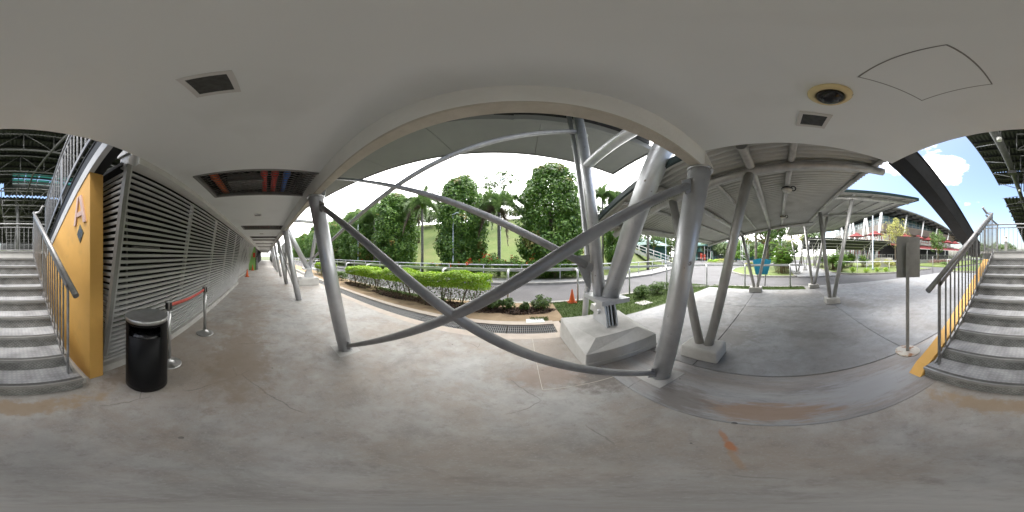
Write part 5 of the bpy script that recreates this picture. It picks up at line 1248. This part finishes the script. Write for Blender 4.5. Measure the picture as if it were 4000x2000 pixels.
palm(46, -.5, 7.6, 'tall royal palm far behind the island', 108, 12, 3.4, 0, z0=0, r=.2)
palm(31, 9, 7.0, 'slim palm beyond the roundabout lawn', 109, 11, 2.6, 0, z0=0, r=.14)
# lady palm clumps: thin canes with fan leaves
def lady_palm(seed, r, h_, n_st, group):
    rng = np.random.RandomState(seed); t = thing('lady_palm', 'x', 'palm', (0, 0, 0), group)
    b = MB(); V = []; F = []
    for k in range(n_st):
        a = rng.uniform(0, 6.28); q = r * .55 * math.sqrt(rng.uniform()); x, y = q * math.cos(a), q * math.sin(a); hh = h_ * rng.uniform(.45, .95)
        lean = .25
        tx, ty = x * (1 + lean) + rng.normal() * .06, y * (1 + lean) + rng.normal() * .06
        b.tube([(x, y, -.05), (tx, ty, hh)], [.016, .012], 5)
        for j in range(7):
            zz_ = hh * (1 - .085 * j) ; an = rng.uniform(0, 6.28); l_ = rng.uniform(.28, .5) * min(1.3, r)
            c_ = np.array([tx * zz_ / hh + math.cos(an) * l_ * .8, ty * zz_ / hh + math.sin(an) * l_ * .8, zz_ + rng.uniform(.0, .22)])
            out = np.array([math.cos(an), math.sin(an), rng.uniform(-.2, .35)]); sd_ = np.array([-math.sin(an), math.cos(an), 0])
            for f_ in range(7):
                th = (f_ - 3) * .36; d_ = out * math.cos(th) + sd_ * math.sin(th); d_ = d_ / np.linalg.norm(d_); d_[2] -= .12
                w = np.cross(d_, [0, 0, 1]); w = w / (np.linalg.norm(w) + 1e-6) * .028; o = len(V)
                V += [c_ - w * .4, c_ + d_ * l_ * .5 - w, c_ + d_ * l_ + [0, 0, -.05], c_ + d_ * l_ * .5 + w]; F.append((o, o + 1, o + 2, o + 3))
    b.build('canes', 'twig', t); np_mesh('fans', V, F, 'leaf_fan', t)
    return t
lp1 = lady_palm(201, 1.0, 2.3, 34, 'lady palms across the road'); lp2 = lady_palm(202, .85, 2.0, 26, 'lady palms across the road')
place(lp1, 14.6, -.55, 'large lady palm clump with dark canes at the island kerb', (1.0, 1.0, 1.25), 0, z=.03, first=True)
LPP = [(17.4, -6.0, 1.0), (18.6, -6.9, .95), (16.4, -6.6, .7), (19.6, -7.9, .95), (20.6, -9.0, .9), (15.2, -6.1, .55), (21.5, -6.2, 1.1), (20.2, -1.0, 1.0), (17.2, -.7, .95), (22.0, -10.5, 1.05), (20.0, -11.6, .9)]
place(lp2, 15.9, -.2, 'leafy lady palm clump along the path under the far link roofs', 1.0, 1.0, z=.03, first=True)
for i, (x, y, s) in enumerate(LPP): place(lp1 if i % 2 else lp2, x, y, 'leafy lady palm clump along the path under the far link roofs', s, i * .9, z=.03)
# young plants and bushes on the planted island
for i, (x, y, r, h_, m) in enumerate([(13.4, -6.6, .35, .6, 'leaf_lime'), (13.1, -7.9, .35, .55, 'leaf_lime'), (12.9, -9.0, .3, .5, 'leaf_lime'), (12.75, -10.0, .3, .5, 'leaf_lime')]):
    shrub(x, y, r, h_, 300 + i, 'small thin lime shrub along the island kerb', m, 260, .08, 'thin kerb shrubs on the island')
for i, (x, y, r, h_, m, lab) in enumerate([(13.0, -12.3, .65, .75, 'leaf_mid', 'rounded green bush at the island kerb next to the standing sign'), (16.6, -13.5, .9, 1.2, 'leaf_yellow', 'pale yellow green bush below the terrace steps'),
        (16.2, -11.2, 1.0, 1.3, 'leaf_yellow', 'pale bush beside the white lamp mast'), (16.8, -16.3, 1.0, 1.1, 'leaf_mid', 'green bush by the white terrace wall'),
        (17.5, -25.5, 1.5, 1.0, 'leaf_purple', 'purple brown clipped bush on the lawn before the awnings'), (17.2, -28.5, 1.6, 1.0, 'leaf_purple', 'purple brown clipped bush farther along the awnings'), (14.5, -24.0, 1.1, .7, 'leaf_mid', 'low green bush on the lawn behind the short railing'), (12.2, -33, 1.3, .8, 'leaf_mid', 'green bush by the far lawn railing'),
        (24.0, 4.0, 1.1, .7, 'leaf_yellow', 'yellow green ground bush on the island behind the guard rail'), (27.0, 2.8, 1.2, .8, 'leaf_lime', 'bright bush on the island near the tree trunk'), (42, 15, 2.2, 1.0, 'leaf_yellow', 'flowering bush bed on the roundabout'), (39, 16.5, 1.6, .8, 'leaf_lime', 'lime bush bed on the roundabout edge')]):
    shrub(x, y, r, h_, 320 + i, lab, m, 1300, .09 if x < 20 else .14)
bt = make_tree('broad_tree', 'broad tree with brown trunk on the island behind the blue sign', 'tree', 41, 9.0, 4.3, 3.3, 70, .9, 60, .26, 'leaf_mid', 200, None, 1.0, None, .4, 12, .32)
place(bt, 21.4, 1.5, 'broad tree with brown trunk on the island behind the blue sign', 1.0, .3, z=0, first=True)
gt = make_tree('bushy_tree', 'compact bright green bushy tree beyond the roundabout', 'tree', 42, 5.2, 2.2, .5, 60, .6, 60, .2, 'leaf_fan', 0, None, 1.0, None, .5, 6, .12)
place(gt, 38.0, 8.3, 'compact bright green bushy tree beyond the roundabout', (1.15, 1.15, 1.05), 0, z=0, first=True)
place(gt, 44.0, 4.6, 'compact darker bushy tree beyond the island trunk', (1.1, 1.1, .95), 2, z=0)
yt = make_tree('young_tree', 'z', 'tree', 43, 7.6, 2.5, 2.6, 70, .5, 34, .15, 'leaf_yellow', 0, None, .8, None, .3, 22, .09, 1.0)
place(yt, 20.0, -17.6, 'thin yellowish tree in front of the white clubhouse corner', (1.0, 1.0, 1.08), 0, z=0, first=True)
ytb = make_tree('young_tree', 'z', 'tree', 44, 6.6, 1.9, 2.0, 60, .5, 60, .16, 'leaf_mid', 60, None, .95, None, .4, 12, .08)
place(ytb, 19.0, -28.6, 'small rounded green tree before the red awnings', (1.05, 1.05, 1.1), 0, z=0, first=True)
place(ytb, 26.5, -6.0, 'bright young tree behind the low far link roof', (1.2, 1.2, 1.1), 2, z=0)
place(yt, 30.5, -4.5, 'yellow flowering tree behind the lady palms', (1.3, 1.3, 1.1), 1.5, z=0)

# ------------------------------------------------------------------ clubhouse
cb = thing('clubhouse', 'white clubhouse with arched grey roof, glazed top storey and slanted white columns', 'building', (30, -30, 0))
X0, X1, YA, YB = 27.6, 62.0, -21.0, -54.0
struct('terrace', MB().box(22.5, 64, -58, -17.5, -.3, .75), 'frame_grey')
MB().box(X0 + 3, X1, YB + 1, YA - 2, .75, 4.6).build('ground_floor_wall', 'furniture_dark', cb)
MB().box(X0 + 1.2, X1, YB, YA - .8, 4.6, 5.0).build('floor_slab', 'wall_white', cb)
MB().box(X0 + 2.6, X1, YB, YA - 2.0, 5.0, 8.5).build('middle_wall', 'wall_white', cb)
par = MB().hexa([(X0 + 1.6, YB - .2, 7.25), (X1, YB - .2, 7.25), (X1, YA - 1.0, 7.25), (X0 + 1.6, YA - 1.0, 7.25)], [(X0, YB - 1, 8.7), (X1, YB - 1, 8.7), (X1, YA, 8.7), (X0, YA, 8.7)]).build('parapet_slab', 'wall_white', cb)
tg = MB().box(X0 + 2.2, X1, YB + .5, YA - 1.8, 8.7, 11.2).build('top_glazing', 'glass', cb)
for y in np.arange(YB + 1, YA - 1.6, 1.6): MB().box(X0 + 2.1, X0 + 2.2, y - .05, y + .05, 8.7, 11.2).build('glazing_bar', 'post_steel', tg)
for x in np.arange(X0 + 2.6, X1, 1.6): MB().box(x - .05, x + .05, YA - 1.8, YA - 1.7, 8.7, 11.2).build('glazing_bar', 'post_steel', tg)
for z in (9.6, 10.4): MB().box(X0 + 2.08, X1, YA - 1.8, YA - 1.68, z - .04, z + .04).build('glazing_rail', 'post_steel', tg); MB().box(X0 + 2.08, X0 + 2.2, YB + .5, YA - 1.8, z - .04, z + .04).build('glazing_rail', 'post_steel', tg)
# arched roof
def rfz(y): u = (y - (YA + 1.5)) / (YB - 4 - (YA + 1.5)); return 12.1 - 5.0 * u ** 2.2
yy = np.linspace(YA + 1.5, YB - 4, 16); V = []; F = []
for y in yy:
    z = rfz(y)
    V += [(X0 - 1.6, y, z), (X1, y, z), (X1, y, z + .35), (X0 - 1.6, y, z + .35)]
for i in range(15):
    a = 4 * i; b = a + 4
    F += [(a, b, b + 1, a + 1), (a + 3, a + 2, b + 2, b + 3), (a, a + 3, b + 3, b), (a + 1, b + 1, b + 2, a + 2)]
F += [(0, 1, 2, 3), (60, 63, 62, 61)]
rf = np_mesh('roof', V, F, 'roof_grey', cb)
for y in yy[1:-1]: MB().box(X0 - 1.5, X1, y - .12, y + .12, rfz(y) - .42, rfz(y) - .03).build('rafter', 'steel_dark', rf)
for x in (X0 - 1.2, X0 + .4): MB().tube([(x, y, rfz(y) - .5) for y in yy], .10, 6).build('edge_purlin', 'steel_dark', rf)
# windows of the middle storey
for (y0, y1) in ((-24.6, -29.0), (-30.5, -34.5), (-36, -40), (-41.5, -45.5)):
    w = MB().box(X0 + 2.52, X0 + 2.58, y1, y0, 5.5, 6.9).build('window', 'glass_green', cb)
    fr = MB()
    for y in np.linspace(y1, y0, 6): fr.box(X0 + 2.46, X0 + 2.52, y - .06, y + .06, 5.45, 6.95)
    for z in (5.5, 6.2, 6.9): fr.box(X0 + 2.47, X0 + 2.52, y1, y0, z - .05, z + .05)
    fr.build('frame', 'frame_red', w)
for (x0, x1) in ((31.0, 36.5), (37.5, 43), (44, 49)):
    w = MB().box(x0, x1, YA - 1.98, YA - 1.92, 5.3, 7.1).build('window', 'glass_green', cb); fr = MB()
    for x in np.linspace(x0, x1, 7): fr.box(x - .06, x + .06, YA - 1.92, YA - 1.86, 5.25, 7.15)
    for z in (5.3, 5.9, 6.5, 7.1): fr.box(x0, x1, YA - 1.92, YA - 1.87, z - .05, z + .05)
    fr.build('frame', 'frame_red', w)
for x0 in (32, 36, 40, 45): 
    w = MB().box(x0, x0 + 2.6, YA - 2.0, YA - 1.9, .8, 3.6).build('shopfront', 'glass', cb); fr = MB()
    for x in (x0, x0 + 1.3, x0 + 2.6): fr.box(x - .08, x + .08, YA - 1.95, YA - 1.82, .8, 3.7)
    fr.box(x0, x0 + 2.6, YA - 1.95, YA - 1.83, 3.55, 3.75); fr.build('frame', 'frame_red', w)
# slanted columns
for (x, dx) in ((29.6, -1.6), (31.3, 1.4), (36.5, -1.8), (38.3, 1.4), (44.5, -1.8), (46.3, 1.6)):
    MB().tube([(x, YA + .6, .7), (x + dx * 1.6, YA + .9, 11.6)], .26, 12).build('slanted_column', 'white_rail', cb)
for y in (-27, -33.5, -40, -47): MB().tube([(X0 + .4, y, 4.9), (X0 - .2, y - .8, rfz(y) - .3)], .2, 10).build('slanted_column', 'white_rail', cb)
# red awnings and parasols
aw = thing('awning', 'long red awning along the clubhouse ground floor', 'awning', (24, -36, 3))
for y in np.arange(-54, -22.2, 4.0):
    MB().hexa([(22.9, y + .03, 3.15), (27.6, y + .03, 4.3), (27.6, y + 3.95, 4.3), (22.9, y + 3.95, 3.15)], [(22.9, y + .03, 3.22), (27.6, y + .03, 4.38), (27.6, y + 3.95, 4.38), (22.9, y + 3.95, 3.22)]).build('canvas', 'red_cloth', aw)
    MB().tube([(23.0, y, .7), (23.0, y, 3.2)], .05, 8).build('post', 'white_rail', aw)
MB().tube([(22.9, -54, 3.15), (22.9, -22.2, 3.15)], .05, 8).build('front_bar', 'white_rail', aw)
def parasol(x, y, z, r, lab):
    t = thing('parasol', lab, 'parasol', (x, y, z), 'red parasols of the clubhouse')
    n = 8; c_ = MB()
    c_.lathe([(r, 0), (r * .35, .55), (.30, .68)], (x, y, z + 2.0), 8, False)
    c_.build('canopy', 'red_cloth', t)
    MB().lathe([(r * .42, .60), (.1, .92), (.0001, .95)], (x, y, z + 2.02), 8, False).build('vent', 'red_cloth', t)
    MB().tube([(x, y, z), (x, y, z + 2.7)], .04, 8).build('mast', 'white_rail', t)
parasol(29.0, -19.8, 4.1, 2.1, 'red parasol standing over the low far link roof near the clubhouse corner'); parasol(33.5, -17.6, 4.1, 2.0, 'red parasol farther along the clubhouse front')
for y in (-25.5, -30, -34.5, -39, -44, -49): parasol(25.8, y, 3.75, 2.0, 'red parasol rising above the long red awning')
struct('balcony', MB().box(27.2, 40, -22, -16.5, 3.9, 4.1), 'wall_white')
tr_ = thing('terrace_railing', 'steel railing of the clubhouse terrace', 'railing', (22.6, -24, .75))
MB().box(22.5, 22.6, -56, -18, 1.8, 1.87).build('top_rail', 'post_steel', tr_); MB().box(22.6, 40, -17.6, -17.5, 1.8, 1.87).build('top_rail', 'post_steel', tr_)
for y in np.arange(-56, -17.6, .55): MB().box(22.53, 22.57, y - .02, y + .02, .75, 1.8).build('baluster', 'post_steel', tr_)
for x in np.arange(22.7, 40, .55): MB().box(x - .02, x + .02, -17.57, -17.53, .75, 1.8).build('baluster', 'post_steel', tr_)
tag(MB().box(18.3, 22.3, -15.6, -15.3, 0, 1.35).box(18.3, 18.6, -15.3, -13.4, 0, 1.0).build('ramp_wall', 'wall_white'), 'white low wall of the ramp below the terrace railing', 'wall')
for i, y in enumerate(np.arange(-50, -23, 2.7)):
    t = thing('table_set', 'dark outdoor table with chairs under the red awning', 'table', (25, y, .75), 'dark tables under the awning')
    MB().box(24.5, 25.3, y - .4, y + .4, 1.45, 1.5).build('tabletop', 'furniture_dark', t); MB().box(24.85, 24.95, y - .05, y + .05, .75, 1.45).build('leg', 'furniture_dark', t)
    for dy in (-.7, .7): MB().box(24.7, 25.1, y + dy - .2, y + dy + .2, 1.15, 1.2).box(24.7, 25.1, y + dy + (.17 if dy > 0 else -.2), y + dy + (.2 if dy > 0 else -.17), 1.2, 1.65).box(24.72, 24.76, y + dy - .18, y + dy + .18, .75, 1.15).box(25.04, 25.08, y + dy - .18, y + dy + .18, .75, 1.15).build('chair', 'furniture_dark', t)

# ------------------------------------------------------------------ hillside steps, teal buildings, gate area
hs = thing('hillside_steps', 'concrete steps with white railings climbing the grass hill', 'steps', (20, 19, 0))
a = Vector((16.2, 21.5)); b = Vector((21.8, 15.8)); d_ = (b - a).normalized(); nrm = Vector((-d_.y, d_.x))
def stp(s_): # height along the run
    return 3.0 - 2.8 * min(1, max(0, s_)) 
Ls = (b - a).length; ns = 17
for i in range(ns):
    s0 = i / ns; p = a + d_ * Ls * s0; q = a + d_ * Ls * (i + 1) / ns; z = stp(s0)
    MB().hexa([(p.x - nrm.x * .8, p.y - nrm.y * .8, z - .5), (q.x - nrm.x * .8, q.y - nrm.y * .8, z - .5), (q.x + nrm.x * .8, q.y + nrm.y * .8, z - .5), (p.x + nrm.x * .8, p.y + nrm.y * .8, z - .5)],
              [(p.x - nrm.x * .8, p.y - nrm.y * .8, z), (q.x - nrm.x * .8, q.y - nrm.y * .8, z), (q.x + nrm.x * .8, q.y + nrm.y * .8, z), (p.x + nrm.x * .8, p.y + nrm.y * .8, z)]).build('step', 'concrete', hs)
for sd_ in (-.8, .8):
    def rp_(s_, dz): p = a + d_ * Ls * s_ + nrm * sd_; return (p.x, p.y, stp(s_) + dz)
    for dz in (.5, 1.0): MB().tube([rp_(-.25, dz), rp_(0, dz), rp_(.5, dz), rp_(1.0, dz)], .035, 8).build('rail', 'white_rail', hs)
    for s_ in np.linspace(-.2, 1, 9): MB().tube([rp_(s_, -.2), rp_(s_, 1.0)], .035, 8).build('rail_post', 'white_rail', hs)
def teal_house(name, label, x0, x1, y0, y1, z1, roofh):
    t = thing(name, label, 'building', ((x0 + x1) / 2, (y0 + y1) / 2, 0))
    MB().box(x0, x1, y0, y1, -.2, z1).build('wall', 'teal_wall', t)
    MB().hexa([(x0 - 1, y0 - 1.2, z1 - .1), (x1 + 1, y0 - 1.2, z1 - .1), (x1 + 1, y1 + 1, z1 - .1), (x0 - 1, y1 + 1, z1 - .1)], [(x0 + 1, y0 + 2, z1 + roofh), (x1 - 1, y0 + 2, z1 + roofh), (x1 - 1, y1 - 2, z1 + roofh), (x0 + 1, y1 - 2, z1 + roofh)]).build('roof', 'teal_roof', t)
    return t
th = teal_house('teal_house', 'teal rendered house behind the hillside steps', 23, 29.6, 24, 30, 3.9, 1.5)
MB().box(26.6, 28.0, 23.95, 24.0, 0, 2.3).build('door', 'teal_door', th); MB().box(23.6, 25.4, 23.95, 24.0, 1.2, 2.5).build('window', 'glass', th)
tl = teal_house('teal_hall', 'long teal roofed hall beyond the roundabout', 66, 100, 26, 40, 6.0, 4.0)
for x in np.arange(67, 99, 2.6): MB().box(x, x + 2.0, 25.9, 25.98, 2.0, 4.6).build('window', 'glass', tl)
MB().box(66, 100, 22.5, 25.9, 4.9, 5.2).build('porch_roof', 'teal_roof', tl)
tl2 = teal_house('teal_hall', 'second teal roofed hall behind the bushy trees', 66, 80, 2, 22, 5.0, 2.5)
for y in np.arange(3, 21, 2.2): MB().box(65.9, 65.98, y, y + 1.7, 1.6, 3.4).build('window', 'glass', tl2)
t = thing('gate_canopy', 'low teal canopy over the gate booth beyond the roundabout', 'canopy', (58, 26, 0))
MB().box(50, 64, 24, 30, 5.2, 5.6).build('roof', 'teal_roof', t)
for x in np.arange(50.4, 64, 2.6): MB().box(x - .1, x + .1, 24.2, 24.4, -.1, 5.2).build('post', 'post_steel', t)
MB().box(50, 64, 24.1, 24.2, 3.6, 3.9).build('beam', 'post_steel', t)
t = thing('gate_booth', 'glazed gate booth under the teal canopy', 'booth', (56, 26, 0)); MB().box(54, 60, 25.5, 29, -.1, 3.2).build('wall', 'furniture_dark', t); MB().box(54.5, 59.5, 25.42, 25.48, 1.1, 2.6).build('window', 'glass', t)
for i, (x, y, z, lab) in enumerate(((40.0, 20.2, 1.6, 'red notice box on posts beside the gate, closer to the steps'), (41.4, 19.9, 1.3, 'red notice box on posts beside the gate, farther from the steps'))):
    t = thing('notice_box', lab, 'notice', (x, y, 0)); MB().box(x - .4, x + .4, y - .1, y + .1, z, z + .75).build('upper_board', 'red_box', t); MB().box(x - .4, x + .4, y - .1, y + .1, z - .8, z - .1).build('lower_board', 'red_box', t)
    MB().box(x - .38, x - .30, y - .05, y + .05, -.1, z + .7).build('post', 'post_steel', t); MB().box(x + .30, x + .38, y - .05, y + .05, -.1, z + .7).build('post', 'post_steel', t)
    MB().box(x - .28, x + .28, y - .104, y - .1, z + .42, z + .55).build('notice_line', 'notice_white', t)
top_rail([(36.5, 22.3), (41.5, 18.5)], 'white tube railing in front of the gate booth', base=-.08)
t = thing('white_frame_board', 'white framed board on two posts beside the gate road', 'board', (44, 19, 0))
MB().box(43.5, 43.6, 19.0, 19.1, -.1, 2.9).box(44.9, 45.0, 19.0, 19.1, -.1, 2.9).box(43.5, 45.0, 19.0, 19.1, 2.8, 2.95).build('frame', 'white_rail', t); MB().box(43.6, 44.9, 19.02, 19.06, 1.1, 2.8).build('board', 'glass_green', t)
t = thing('scaffold_frame', 'white lattice frame tower on the island behind the inner link column', 'frame', (27.5, 5.4, 0))
for (dx, dy) in ((0, 0), (1.2, 0), (0, 1.2), (1.2, 1.2)): MB().tube([(27 + dx, 5 + dy, 0), (27 + dx, 5 + dy, 5.2)], .05, 6).build('leg', 'white_rail', t)
for z in np.arange(.8, 5.2, .9):
    MB().tube([(27, 5, z), (28.2, 5, z)], .03, 6).tube([(27, 5, z), (27, 6.2, z)], .03, 6).tube([(27, 5, z - .8), (27, 6.2, z)], .03, 6).tube([(27, 5, z), (28.2, 5, z - .8)], .03, 6).build('lattice', 'white_rail', t)
# kiosk seen between the far columns
t = thing('grey_kiosk', 'grey kiosk with louvred upper wall behind the far leaning columns', 'kiosk', (-16, 4, 0))
MB().box(-22, -18.6, 2.2, 3.0, 0, 2.0).build('wall', 'frame_grey', t)
for k in range(9): MB().box(-22, -18.55, 2.15, 3.05, 2.05 + k * .13, 2.12 + k * .13).build('slat', 'louvre', t)
MB().box(-18.6, -18.5, 2.3, 2.9, .8, 1.8).build('notice', 'notice_white', t)
